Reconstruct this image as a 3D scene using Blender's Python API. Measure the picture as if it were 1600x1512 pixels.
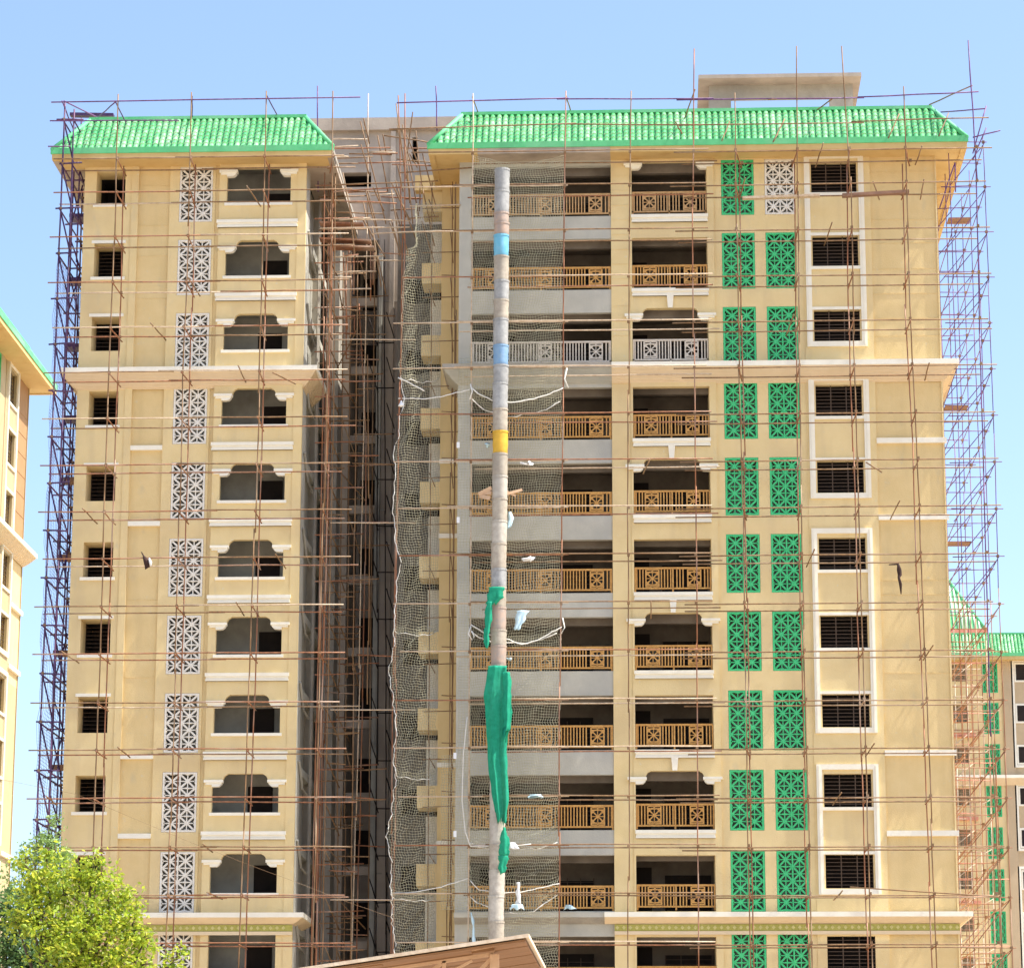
import bpy, math, random
from math import sin, cos, pi, sqrt, radians
from mathutils import Vector, Matrix
random.seed(7)
for o in list(bpy.data.objects): bpy.data.objects.remove(o)
SC = bpy.context.scene
COL = SC.collection

# ------------------------------------------------------------------ camera
F, PITCH, YAW, ROLL = 4703.3, 0.230142, 0.0483656, 0.00251574
CX, CZ, CD = 1.5570, -31.1763, 112.2566
G = -32.8                                  # ground level
cpos = Vector((CX, -CD, CZ))
_cy, _sy = cos(YAW), sin(YAW)
fw = Vector((-_sy*cos(PITCH), _cy*cos(PITCH), sin(PITCH)))
_r = Vector((_cy, _sy, 0)); _u = _r.cross(fw)
rt = _r*cos(ROLL) + _u*sin(ROLL); up = -_r*sin(ROLL) + _u*cos(ROLL)
cam = bpy.data.cameras.new('camera'); co = bpy.data.objects.new('camera', cam); COL.objects.link(co)
cam.sensor_fit = 'HORIZONTAL'; cam.sensor_width = 36; cam.lens = F/1600*36
cam.clip_start = 0.5; cam.clip_end = 6000
co.matrix_world = Matrix(((rt.x, up.x, -fw.x, cpos.x), (rt.y, up.y, -fw.y, cpos.y), (rt.z, up.z, -fw.z, cpos.z), (0, 0, 0, 1)))
SC.camera = co

def at(px, py, Y=0.0):
    """point of the vertical plane y=Y that a pixel of the 1600x1512 photograph looks at"""
    d = fw + rt*((px-800)/F) - up*((py-756)/F)
    return cpos + d*((Y-cpos.y)/d.y)

# ------------------------------------------------------------------ sky, sun, exposure
ELEV, AZF = radians(59), radians(6.5)        # sun height, and how far it stands in front of the facade plane
sdir = Vector((cos(ELEV)*cos(AZF), -cos(ELEV)*sin(AZF), sin(ELEV)))
w = bpy.data.worlds.new('World'); SC.world = w; w.use_nodes = True
nt = w.node_tree; bg = nt.nodes['Background']
sky = nt.nodes.new('ShaderNodeTexSky'); sky.sky_type = 'NISHITA'; sky.sun_disc = False
sky.sun_elevation = ELEV; sky.sun_rotation = pi/2 + AZF
sky.altitude = 0; sky.air_density = 0.85; sky.dust_density = 2.0; sky.ozone_density = 2.4
nt.links.new(sky.outputs[0], bg.inputs[0]); bg.inputs[1].default_value = 0.135
sl = bpy.data.lights.new('sun', 'SUN'); sl.energy = 4.0; sl.angle = radians(0.5); sl.color = (1, .96, .89)
so = bpy.data.objects.new('sun', sl); COL.objects.link(so); so.rotation_euler = (-sdir).to_track_quat('-Z', 'Y').to_euler()
SC.view_settings.view_transform = 'Standard'; SC.view_settings.look = 'None'
SC.view_settings.gamma = 1; SC.view_settings.use_curve_mapping = False
SC.view_settings.exposure = 1.29
SC.cycles.max_bounces = 8; SC.cycles.diffuse_bounces = 5; SC.cycles.transparent_max_bounces = 8

# ------------------------------------------------------------------ materials
def mat(name, col, col2=None, rough=.8, scale=2.0, bump=.0, bscale=40., spec=.3, stain=None, streak=None, stretch=(1, 1, 1), detail=5, metal=0, splash=None):
    m = bpy.data.materials.new(name); m.use_nodes = True; t = m.node_tree; b = t.nodes['Principled BSDF']
    b.inputs['Roughness'].default_value = rough; b.inputs['Specular IOR Level'].default_value = spec
    b.inputs['Metallic'].default_value = metal
    tc = t.nodes.new('ShaderNodeTexCoord'); mp = t.nodes.new('ShaderNodeMapping'); mp.inputs['Scale'].default_value = stretch
    t.links.new(tc.outputs['Object'], mp.inputs[0])
    c2 = col2 or tuple(x*.86 for x in col)
    n = t.nodes.new('ShaderNodeTexNoise'); n.inputs['Scale'].default_value = scale; n.inputs['Detail'].default_value = detail
    n.inputs['Roughness'].default_value = .65
    t.links.new(mp.outputs[0], n.inputs['Vector'])
    r = t.nodes.new('ShaderNodeValToRGB'); r.color_ramp.elements[0].position = .33; r.color_ramp.elements[1].position = .67
    r.color_ramp.elements[0].color = (*c2, 1); r.color_ramp.elements[1].color = (*col, 1)
    t.links.new(n.outputs[0], r.inputs[0]); out = r.outputs[0]
    def over(src, colr, sc, strv, lo, hi, amount):
        mp2 = t.nodes.new('ShaderNodeMapping'); mp2.inputs['Scale'].default_value = strv; t.links.new(tc.outputs['Object'], mp2.inputs[0])
        n2 = t.nodes.new('ShaderNodeTexNoise'); n2.inputs['Scale'].default_value = sc; n2.inputs['Detail'].default_value = 6
        t.links.new(mp2.outputs[0], n2.inputs['Vector'])
        mr = t.nodes.new('ShaderNodeMapRange'); mr.inputs[1].default_value = lo; mr.inputs[2].default_value = hi
        mr.inputs[3].default_value = 0; mr.inputs[4].default_value = amount; t.links.new(n2.outputs[0], mr.inputs[0])
        mx = t.nodes.new('ShaderNodeMix'); mx.data_type = 'RGBA'; t.links.new(mr.outputs[0], mx.inputs[0])
        t.links.new(src, mx.inputs[6]); mx.inputs[7].default_value = (*colr, 1); return mx.outputs[2]
    if stain: out = over(out, stain, .45, (1, 1, 1), .5, .72, .75)
    if streak: out = over(out, streak, 1.6, (1.0, 1.0, .12), .52, .75, .6)
    if splash:
        out = over(out, splash, 5.5, (1, 1, 1), .66, .74, .45); out = over(out, tuple(x*.72 for x in splash), 2.2, (1, 1, .5), .64, .80, .35)
    t.links.new(out, b.inputs['Base Color'])
    if bump:
        bn = t.nodes.new('ShaderNodeTexNoise'); bn.inputs['Scale'].default_value = bscale; bn.inputs['Detail'].default_value = 4
        t.links.new(tc.outputs['Object'], bn.inputs['Vector'])
        bp = t.nodes.new('ShaderNodeBump'); bp.inputs['Strength'].default_value = bump; bp.inputs['Distance'].default_value = .02
        t.links.new(bn.outputs[0], bp.inputs['Height']); t.links.new(bp.outputs[0], b.inputs['Normal'])
    return m

M = {}
M['wall'] = mat('yellow_render', (.745, .59, .31), (.70, .545, .27), .9, 1.1, .35, 25, stain=(.60, .455, .24), streak=(.59, .455, .25), splash=(.64, .58, .42))
M['wall2'] = mat('ochre_panel', (.705, .54, .27), (.655, .495, .235), .9, 1.3, .35, 25, streak=(.54, .41, .20), splash=(.60, .53, .36))
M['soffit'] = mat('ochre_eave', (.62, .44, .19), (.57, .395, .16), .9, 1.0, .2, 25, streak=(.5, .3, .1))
M['trim'] = mat('cream_trim', (.84, .80, .67), (.79, .74, .60), .8, 2., .15, 30)
M['trimy'] = mat('peach_cove', (.74, .60, .40), (.70, .56, .36), .85, 2., .15, 30)
M['frieze'] = mat('moss_green_band', (.46, .42, .12), (.34, .33, .07), .8, 9., .4, 12)
M['frz2'] = mat('olive_ornament', (.60, .55, .24), (.5, .46, .18), .8, 9., .2, 12)
M['conc'] = mat('raw_concrete', (.44, .40, .33), (.33, .295, .24), .95, 1.2, .4, 18, stain=(.26, .24, .21), streak=(.30, .28, .25))
M['conc2'] = mat('grey_plaster', (.51, .49, .41), (.43, .415, .35), .95, 1.0, .3, 18, stain=(.34, .335, .30), streak=(.40, .385, .34))
M['concd'] = mat('shade_darkened_concrete', (.20, .18, .15), (.13, .115, .095), .95, 1.2, .4, 18, stain=(.09, .08, .065))  # recess concrete darkened: shade of the deep gap is in the colour
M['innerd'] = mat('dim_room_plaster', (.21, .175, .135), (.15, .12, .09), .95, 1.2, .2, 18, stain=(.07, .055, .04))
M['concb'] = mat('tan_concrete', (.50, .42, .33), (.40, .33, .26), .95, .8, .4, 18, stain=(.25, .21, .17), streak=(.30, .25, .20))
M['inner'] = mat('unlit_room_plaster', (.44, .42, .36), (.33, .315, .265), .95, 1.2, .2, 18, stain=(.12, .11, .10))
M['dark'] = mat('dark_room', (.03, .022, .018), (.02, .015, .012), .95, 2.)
M['grille'] = mat('brown_grille', (.10, .065, .04), (.07, .045, .03), .6, 5.)
M['green'] = mat('green_lattice_paint', (.06, .54, .20), (.045, .47, .165), .55, 3., 0, spec=.4)
M['white'] = mat('white_lattice', (.80, .76, .66), (.70, .66, .57), .75, 4.)
def tilemat(name, cols, rough, coat):
    m = bpy.data.materials.new(name); m.use_nodes = True; t = m.node_tree; b = t.nodes['Principled BSDF']
    oi = t.nodes.new('ShaderNodeObjectInfo'); g = t.nodes.new('ShaderNodeNewGeometry'); a = t.nodes.new('ShaderNodeMath'); a.operation = 'ADD'
    t.links.new(oi.outputs['Random'], a.inputs[0]); t.links.new(g.outputs['Random Per Island'], a.inputs[1])
    f = t.nodes.new('ShaderNodeMath'); f.operation = 'FRACT'; t.links.new(a.outputs[0], f.inputs[0])
    n = t.nodes.new('ShaderNodeTexNoise'); n.inputs['Scale'].default_value = .9; n.inputs['Detail'].default_value = 6
    t.links.new(g.outputs['Position'], n.inputs['Vector'])
    m1 = t.nodes.new('ShaderNodeMath'); m1.operation = 'MULTIPLY_ADD'; m1.inputs[1].default_value = 2.2; m1.inputs[2].default_value = -.85; t.links.new(n.outputs[0], m1.inputs[0])
    m2 = t.nodes.new('ShaderNodeMath'); m2.operation = 'MULTIPLY_ADD'; m2.inputs[1].default_value = .55; t.links.new(f.outputs[0], m2.inputs[0]); t.links.new(m1.outputs[0], m2.inputs[2])
    r = t.nodes.new('ShaderNodeValToRGB'); e = r.color_ramp.elements; e[0].color = (*cols[0], 1); e[1].color = (*cols[-1], 1); x = e.new(.5); x.color = (*cols[1], 1)
    t.links.new(m2.outputs[0], r.inputs[0]); t.links.new(r.outputs[0], b.inputs['Base Color'])
    b.inputs['Roughness'].default_value = rough; b.inputs['Coat Weight'].default_value = coat; b.inputs['Coat Roughness'].default_value = .2; b.inputs['Coat IOR'].default_value = 1.6
    return m
M['tile'] = tilemat('green_glazed_tile', [(.04, .34, .09), (.10, .46, .14), (.30, .62, .30)], .3, .8)
M['lip'] = tilemat('sun_glint_tile_lip', [(.40, .66, .38), (.66, .82, .60), (.78, .86, .70)], .5, .3)  # lip colour paled to stand in for white sun glints
M['cap'] = mat('green_ridge_paint', (.13, .52, .22), (.09, .44, .17), .6, 3., .1, 20, stain=(.24, .56, .30), streak=(.10, .36, .16))
M['rail'] = mat('golden_brown_railing', (.62, .34, .09), (.45, .22, .05), .5, 5., spec=.4)
M['rail3'] = mat('dusty_white_railing', (.70, .63, .52), (.58, .50, .40), .8, 5., spec=.3)
M['rail2'] = mat('dusty_tan_railing', (.60, .38, .18), (.46, .27, .11), .7, 5., spec=.3)
M['rust'] = mat('red_oxide_pipe', (.37, .155, .07), (.18, .08, .045), .65, 7., .0, stretch=(1, 1, .25), stain=(.52, .40, .30))
M['rust2'] = mat('brown_pipe', (.29, .165, .075), (.14, .08, .04), .65, 7., .0, stretch=(1, 1, .25), stain=(.40, .30, .20))
M['violet'] = mat('sky_fringe_violet_pipe', (.17, .075, .19), (.07, .03, .09), .5, 6., .0, stain=(.24, .10, .22))  # brown pipe; violet fringe of the bright sky put into its colour
M['navy'] = mat('sky_fringe_dark_pipe', (.075, .035, .11), (.03, .015, .05), .5, 6., .0, stain=(.16, .06, .12))  # dark pipe; violet cast against bright sky put into its colour
M['pale'] = mat('galvanised_pipe', (.60, .48, .34), (.42, .29, .18), .5, 7.)
M['plank'] = mat('scaffold_plank', (.30, .17, .11), (.16, .09, .06), .85, 5., .3, 20, stretch=(.3, 1, 1))
M['net'] = mat('beige_safety_net', (.46, .43, .29), (.36, .33, .22), .9, 3.)
M['netb'] = mat('blue_grey_net', (.22, .26, .42), (.16, .17, .30), .9, 3.)
M['rope'] = mat('white_rope', (.78, .76, .68), (.60, .57, .50), .9, 8.)
M['cloth'] = mat('green_shade_cloth', (.03, .50, .30), (.02, .38, .22), .8, 5., .3, 14, stain=(.10, .55, .38))
_t = M['cloth'].node_tree; _b = _t.nodes['Principled BSDF']; _tr = _t.nodes.new('ShaderNodeBsdfTranslucent'); _tp = _t.nodes.new('ShaderNodeBsdfTransparent')
_t.links.new(_b.inputs['Base Color'].links[0].from_socket, _tr.inputs[0])
_m1 = _t.nodes.new('ShaderNodeMixShader'); _m1.inputs[0].default_value = .4; _t.links.new(_b.outputs[0], _m1.inputs[1]); _t.links.new(_tr.outputs[0], _m1.inputs[2])
_m2 = _t.nodes.new('ShaderNodeMixShader'); _m2.inputs[0].default_value = .10; _t.links.new(_m1.outputs[0], _m2.inputs[1]); _t.links.new(_tp.outputs[0], _m2.inputs[2]); _t.links.new(_m2.outputs[0], _t.nodes['Material Output'].inputs[0])
M['bag'] = mat('pale_blue_plastic', (.62, .78, .82), (.45, .66, .75), .4, 6.)
M['bagw'] = mat('white_plastic', (.82, .82, .80), (.66, .66, .64), .5, 6.)
M['blackrag'] = mat('dark_rag', (.06, .03, .025), (.03, .015, .012), .9, 9.)
M['ground'] = mat('sandy_ground', (.50, .42, .32), (.40, .33, .25), .95, .2, .3, 4)
M['wood'] = mat('brown_board', (.27, .135, .055), (.17, .08, .03), .75, 2.5, .2, 20, stretch=(.4, 3, 1))
M['woodl'] = mat('pale_timber', (.62, .42, .26), (.50, .32, .19), .8, 5., .2, 20)
M['edge'] = mat('weathered_edge_timber', (.74, .62, .46), (.58, .44, .30), .8, 9., .3, 20, stain=(.45, .32, .2))
M['bark'] = mat('bark', (.16, .11, .07), (.09, .065, .045), .95, 6., .5, 20)
M['nlwall'] = mat('sunlit_neighbour_render', (.46, .37, .21), (.41, .325, .175), .9, 1.1, .35, 25, stain=(.47, .36, .2), streak=(.46, .35, .2))
M['panel'] = mat('brown_wall_panel', (.38, .22, .10), (.33, .19, .085), .9, 1.5, .2, 25)
M['farwall'] = mat('beige_far_wall', (.52, .40, .25), (.47, .36, .22), .9, 1., .2, 20)
M['pink'] = mat('pink_fascia', (.70, .30, .20), (.62, .26, .17), .8, 3.)
M['glass'] = mat('grey_pane', (.25, .27, .33), (.20, .22, .28), .15, 2., spec=.6)
CH = {}
for n, a, b in (('grey', (.40, .40, .38), (.27, .27, .26)), ('rusty', (.44, .31, .23), (.34, .29, .25)), ('blue', (.12, .42, .58), (.20, .45, .58)),
                ('dblue', (.16, .30, .48), (.22, .34, .46)), ('yellow', (.72, .44, .05), (.62, .36, .04)), ('sand', (.46, .41, .32), (.33, .28, .22)), ('pale', (.52, .48, .40), (.38, .34, .28))):
    CH[n] = mat('chute_'+n, a, b, .6, 5., .2, 12, stain=tuple(x*.55 for x in a), streak=tuple(x*.7 for x in b))

def leafmat(name, cols, trans=.35):
    m = bpy.data.materials.new(name); m.use_nodes = True; t = m.node_tree; b = t.nodes['Principled BSDF']
    g = t.nodes.new('ShaderNodeNewGeometry'); r = t.nodes.new('ShaderNodeValToRGB')
    e = r.color_ramp.elements
    e[0].color = (*cols[0], 1); e[1].color = (*cols[-1], 1)
    for i, c in enumerate(cols[1:-1]): x = e.new((i+1)/(len(cols)-1)); x.color = (*c, 1)
    t.links.new(g.outputs['Random Per Island'], r.inputs[0]); t.links.new(r.outputs[0], b.inputs['Base Color'])
    b.inputs['Roughness'].default_value = .45
    tr = t.nodes.new('ShaderNodeBsdfTranslucent'); t.links.new(r.outputs[0], tr.inputs[0])
    mx = t.nodes.new('ShaderNodeMixShader'); mx.inputs[0].default_value = trans
    t.links.new(b.outputs[0], mx.inputs[1]); t.links.new(tr.outputs[0], mx.inputs[2]); t.links.new(mx.outputs[0], t.nodes['Material Output'].inputs[0])
    return m
M['leaf'] = leafmat('yellow_green_leaf', [(.15, .24, .02), (.36, .48, .04), (.50, .58, .05), (.58, .56, .06), (.24, .36, .03)], .5)
M['leafd'] = leafmat('dark_green_leaf', [(.06, .13, .03), (.12, .22, .06), (.22, .33, .10), (.08, .15, .04)], .3)
M['leafp'] = leafmat('pale_green_leaf', [(.16, .28, .06), (.28, .40, .12), (.20, .30, .07)], .3)

# ------------------------------------------------------------------ mesh helpers
class MB:
    def __init__(s): s.v = []; s.f = []; s.mi = []
    def add(s, vs, fs, mi=0):
        b = len(s.v); s.v += [tuple(x) for x in vs]; s.f += [tuple(i+b for i in f) for f in fs]; s.mi += [mi]*len(fs); return s
    def box(s, x0, x1, y0, y1, z0, z1, mi=0):
        vs = [(x, y, z) for x in (x0, x1) for y in (y0, y1) for z in (z0, z1)]
        return s.add(vs, [(0, 1, 3, 2), (4, 6, 7, 5), (0, 4, 5, 1), (2, 3, 7, 6), (0, 2, 6, 4), (1, 5, 7, 3)], mi)
    def quad(s, a, b, c, d, mi=0): return s.add([a, b, c, d], [(0, 1, 2, 3)], mi)
    def tube(s, pts, r, n=6, mi=0, cap=True):
        pts = [Vector(p) for p in pts]; rr = r if isinstance(r, (list, tuple)) else [r]*len(pts)
        vs = []; fs = []
        for i, p in enumerate(pts):
            d = (pts[min(i+1, len(pts)-1)]-pts[max(i-1, 0)])
            if d.length < 1e-9: d = Vector((0, 0, 1))
            d.normalize(); a = d.cross(Vector((0, 0, 1)) if abs(d.z) < .9 else Vector((1, 0, 0))).normalized(); b = d.cross(a)
            for k in range(n): t = 2*pi*k/n; vs.append(p+(a*cos(t)+b*sin(t))*rr[i])
        for i in range(len(pts)-1):
            for k in range(n): fs.append((i*n+k, i*n+(k+1) % n, (i+1)*n+(k+1) % n, (i+1)*n+k))
        if cap: fs += [tuple(range(n))[::-1], tuple(range((len(pts)-1)*n, len(pts)*n))]
        return s.add(vs, fs, mi)
    def bar(s, p, q, wx, wy, mi=0):            # rectangular bar from p to q
        p, q = Vector(p), Vector(q); d = (q-p).normalized()
        a = d.cross(Vector((0, 1, 0)) if abs(d.y) < .9 else Vector((0, 0, 1))).normalized(); b = d.cross(a).normalized()
        vs = [e+a*(sx*wx/2)+b*(sy*wy/2) for e in (p, q) for sx, sy in ((-1, -1), (1, -1), (1, 1), (-1, 1))]
        return s.add(vs, [(3, 2, 1, 0), (4, 5, 6, 7), (0, 1, 5, 4), (1, 2, 6, 5), (2, 3, 7, 6), (3, 0, 4, 7)], mi)
    def prism(s, poly, y0, y1, mi=0):          # poly of (x,z), extruded in y
        n = len(poly); vs = [(x, y0, z) for x, z in poly]+[(x, y1, z) for x, z in poly]
        fs = [tuple(range(n)), tuple(range(2*n-1, n-1, -1))]+[(i, i+n, (i+1) % n+n, (i+1) % n) for i in range(n)]
        return s.add(vs, fs, mi)
    def mesh(s, name, mats, off=(0, 0, 0), smooth=False):
        me = bpy.data.meshes.new(name); o = Vector(off)
        me.from_pydata([tuple(Vector(v)-o) for v in s.v], [], s.f)
        for m in (mats if isinstance(mats, (list, tuple)) else [mats]): me.materials.append(m)
        if any(s.mi): me.polygons.foreach_set('material_index', s.mi)
        if smooth: me.polygons.foreach_set('use_smooth', [True]*len(s.f))
        me.update(); return me

def obj(name, me, parent=None, loc=(0, 0, 0), **kw):
    o = bpy.data.objects.new(name, me); COL.objects.link(o)
    if parent is not None: o.parent = parent
    o.location = loc
    for k, v in kw.items(): o[k] = v
    return o
def offs(root):
    return Vector(root['_off']) if '_off' in root else Vector((0, 0, 0))
OFF = {}
def root(name, loc, label, cat, group=None, rotz=0, off=None):
    o = bpy.data.objects.new(name, None); COL.objects.link(o); o.location = loc; o.rotation_euler = (0, 0, rotz)
    o.empty_display_size = .5
    o['label'] = label; o['category'] = cat
    if group: o['group'] = group
    OFF[o] = Vector(off if off is not None else loc); return o
def part(mb, name, m, parent, smooth=False, **kw):
    top = parent
    while top.parent is not None: top = top.parent
    o = obj(name, mb.mesh(name, m, OFF[top], smooth), parent, **kw); return o
def inst(me, name, parent, pos, **kw):        # an object sharing a mesh, placed at pos (coordinates of the top thing)
    top = parent; acc = Vector((0, 0, 0))
    while top.parent is not None: acc += top.location; top = top.parent
    return obj(name, me, parent, Vector(pos)-OFF[top]-acc, **kw)
def single(mb, name, m, label, cat, group=None, smooth=False, base=None):
    if base is None:
        xs = [v[0] for v in mb.v]; ys = [v[1] for v in mb.v]; zs = [v[2] for v in mb.v]
        base = ((min(xs)+max(xs))/2, (min(ys)+max(ys))/2, min(zs))
    o = obj(name, mb.mesh(name, m, base, smooth), None, base, label=label, category=cat)
    if group: o['group'] = group
    return o

# ------------------------------------------------------------------ ground
mb = MB(); mb.add([(-3000, -600, G), (3000, -600, G), (3000, 5000, G), (-3000, 5000, G)], [(0, 1, 2, 3)])
obj('ground', mb.mesh('ground', M['ground']), kind='structure')
mb = MB(); mb.add([(-40, -60, G+.004), (60, -60, G+.004), (60, -50, G+.004), (-40, -50, G+.004)], [(0, 1, 2, 3)])
obj('road', mb.mesh('road', mat('asphalt', (.06, .06, .06), (.045, .045, .045), .95, 3.)), kind='structure')

# ------------------------------------------------------------------ facade builders (coordinates of a front facade: x right, y into the wall, z up; floor k drops 3 m)
def wall(parent, m, x0, x1, z0, z1, y, holes=(), th=.2, name='wall', sides=True):
    xs = sorted({x0, x1, *[h[0] for h in holes], *[h[1] for h in holes]}); xs = [x for x in xs if x0-1e-6 <= x <= x1+1e-6]
    zs = sorted({z0, z1, *[h[2] for h in holes], *[h[3] for h in holes]}); zs = [z for z in zs if z0-1e-6 <= z <= z1+1e-6]
    nx, nz = len(xs)-1, len(zs)-1
    def solid(i, j):
        if i < 0 or j < 0 or i >= nx or j >= nz: return False
        cx, cz = (xs[i]+xs[i+1])/2, (zs[j]+zs[j+1])/2
        return not any(h[0] < cx < h[1] and h[2] < cz < h[3] for h in holes)
    mb = MB()
    for i in range(nx):
        j = 0
        while j < nz:
            if not solid(i, j): j += 1; continue
            a, b, c, d = xs[i], xs[i+1], zs[j], zs[j+1]
            mb.quad((a, y, c), (b, y, c), (b, y, d), (a, y, d))
            if not solid(i-1, j) and (sides or i > 0): mb.quad((a, y+th, c), (a, y, c), (a, y, d), (a, y+th, d))
            if not solid(i+1, j) and (sides or i < nx-1): mb.quad((b, y, c), (b, y+th, c), (b, y+th, d), (b, y, d))
            if not solid(i, j-1): mb.quad((a, y+th, c), (b, y+th, c), (b, y, c), (a, y, c))
            if not solid(i, j+1): mb.quad((a, y, d), (b, y, d), (b, y+th, d), (a, y+th, d))
            j += 1
    return part(mb, name, m, parent)
def room(mb, x0, x1, y0, y1, z0, z1, mi=0):    # open-fronted box seen from inside
    mb.quad((x0, y1, z0), (x1, y1, z0), (x1, y1, z1), (x0, y1, z1), mi)
    mb.quad((x0, y0, z0), (x0, y1, z0), (x0, y1, z1), (x0, y0, z1), mi)
    mb.quad((x1, y1, z0), (x1, y0, z0), (x1, y0, z1), (x1, y1, z1), mi)
    mb.quad((x0, y0, z0), (x1, y0, z0), (x1, y1, z0), (x0, y1, z0), mi)
    mb.quad((x0, y1, z1), (x1, y1, z1), (x1, y0, z1), (x0, y0, z1), mi)

_lat = {}
def lattice_mesh(W, H, key, m, nx=2, nz=4):
    if (W, H, key) in _lat: return _lat[(W, H, key)]
    mb = MB(); b = .07; t = .07
    mb.box(-W/2, -W/2+b, -t, t, -H/2, H/2); mb.box(W/2-b, W/2, -t, t, -H/2, H/2)
    mb.box(-W/2+b, W/2-b, -t, t, H/2-b, H/2); mb.box(-W/2+b, W/2-b, -t, t, -H/2, -H/2+b)
    cw = (W-2*b)/nx; ch = (H-2*b)/nz; q = .022
    for i in range(1, nx): x = -W/2+b+i*cw; mb.box(x-q*1.2, x+q*1.2, -t*.8, t*.8, -H/2+b, H/2-b)
    for j in range(1, nz): z = -H/2+b+j*ch; mb.box(-W/2+b, W/2-b, -t*.7, t*.7, z-q*.8, z+q*.8)
    for i in range(nx):
        for j in range(nz):
            cx = -W/2+b+(i+.5)*cw; cz = -H/2+b+(j+.5)*ch
            for sx, sz in ((1, 1), (1, -1)):
                mb.bar((cx-sx*cw/2, 0, cz-sz*ch/2), (cx+sx*cw/2, 0, cz+sz*ch/2), .068, t*1.1)
            mb.box(cx-.019, cx+.019, -t*.5, t*.5, cz-ch/2, cz+ch/2)
            mb.box(cx-cw/2, cx+cw/2, -t*.45, t*.45, cz-.019, cz+.019)
            mb.prism([(cx+.085*cos(a*pi/4), cz+.085*sin(a*pi/4)) for a in range(8)], -t*.62, t*.62)
            for a in range(4):              # little webs that close the star tips
                c, s = [(1, 0), (0, 1), (-1, 0), (0, -1)][a]
                mb.bar((cx+(c*cw/2-s*.09)*.98, 0, cz+(s*ch/2+c*.09)*.98), (cx+(c*cw/2+s*.09)*.98, 0, cz+(s*ch/2-c*.09)*.98), .05, t*.9)
    _lat[(W, H, key)] = mb.mesh('lattice_'+key, m); return _lat[(W, H, key)]

def lattice_column(parent, wm, x0, x1, z0, z1, y, xs, ks, pick, back):
    """wall strip with a lattice screen of pitch 3 m in every floor"""
    holes = [(a, b, 5.85-3*k, 8.12-3*k) for a, b in xs for k in ks]
    wall(parent, wm, x0, x1, z0, z1, y, holes, .18)
    for (a, b) in xs:
        for k in ks:
            key, m = pick(a, k)
            inst(lattice_mesh(round(b-a-.02, 3), 2.25, key, m), 'lattice_screen', parent, ((a+b)/2, y+.075, 6.985-3*k))
    for a, b in xs:
        for k in ks:
            mb = MB(); room(mb, a+.002, b-.002, y+.17, y+.75, 5.85-3*k+.002, 8.12-3*k-.002); part(mb, 'shaft_lining', back, parent)

_gr = {}
def grille_mesh(W, H, nb):
    key = (round(W, 2), round(H, 2), nb)
    if key not in _gr:
        mb = MB()
        for i in range(nb+1): x = -W/2+W*i/nb; mb.box(x-.018, x+.018, -.02, .02, 0, H)
        n = 9
        for j in range(1, n): z = H*j/n; mb.box(-W/2, W/2, -.012, .012, z-.011, z+.011)
        _gr[key] = mb.mesh('window_grille', M['grille'])
    return _gr[key]

def framed_windows(parent, wm, x0, x1, z0, z1, y, ks, groups, wx0=7.79, wx1=9.56, zb_=6.70, zh=1.25):
    """window column with white surrounds that bind two or three storeys together"""
    holes = [(wx0, wx1, zb_-3*k, zb_+zh-3*k) for k in ks]
    wall(parent, wm, x0, x1, z0, z1, y, holes, .28)
    for k in ks:
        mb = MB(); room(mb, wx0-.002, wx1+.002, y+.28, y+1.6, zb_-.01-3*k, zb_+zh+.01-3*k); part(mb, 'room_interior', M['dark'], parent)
    for k in ks:
        inst(grille_mesh(wx1-wx0, zh, 3), 'window_grille', parent, ((wx0+wx1)/2, y+.16, zb_-3*k))
    for (a, b) in groups:
        fo, fi = (wx0-.27, wx1+.27), (wx0-.06, wx1+.06)
        mb = MB(); zt = 8.30-3*a; zb = zb_-.23-3*b
        mb.box(fo[0], fi[0], y-.09, y, zb, zt); mb.box(fi[1], fo[1], y-.09, y, zb, zt)
        mb.box(fi[0], fi[1], y-.09, y, zt-.2, zt); mb.box(fi[0], fi[1], y-.09, y, zb, zb+.2)
        mb.box(fo[0]+.07, fo[0]+.12, y-.115, y-.09, zb+.05, zt-.05); mb.box(fo[1]-.12, fo[1]-.07, y-.115, y-.09, zb+.05, zt-.05)
        part(mb, 'window_surround', M['trim'], parent)
        for k in range(a, b+1):
            if k < b: part(MB().box(fi[0], fi[1], y-.075, y+.02, zb_-.12-3*k, zb_-3*k), 'window_sill', M['trim'], parent)
            if k > a: part(MB().box(fi[0], fi[1], y-.06, y, 7.95-3*k, 8.06-3*k), 'lintel', M['trim'], parent)

def groove(parent, m, x0, x1, zs, y):          # thin joint ribs of the render
    for z in zs: part(MB().box(x0, x1, y-.016, y, z-.012, z+.012), 'render_joint', m, parent)

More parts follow.
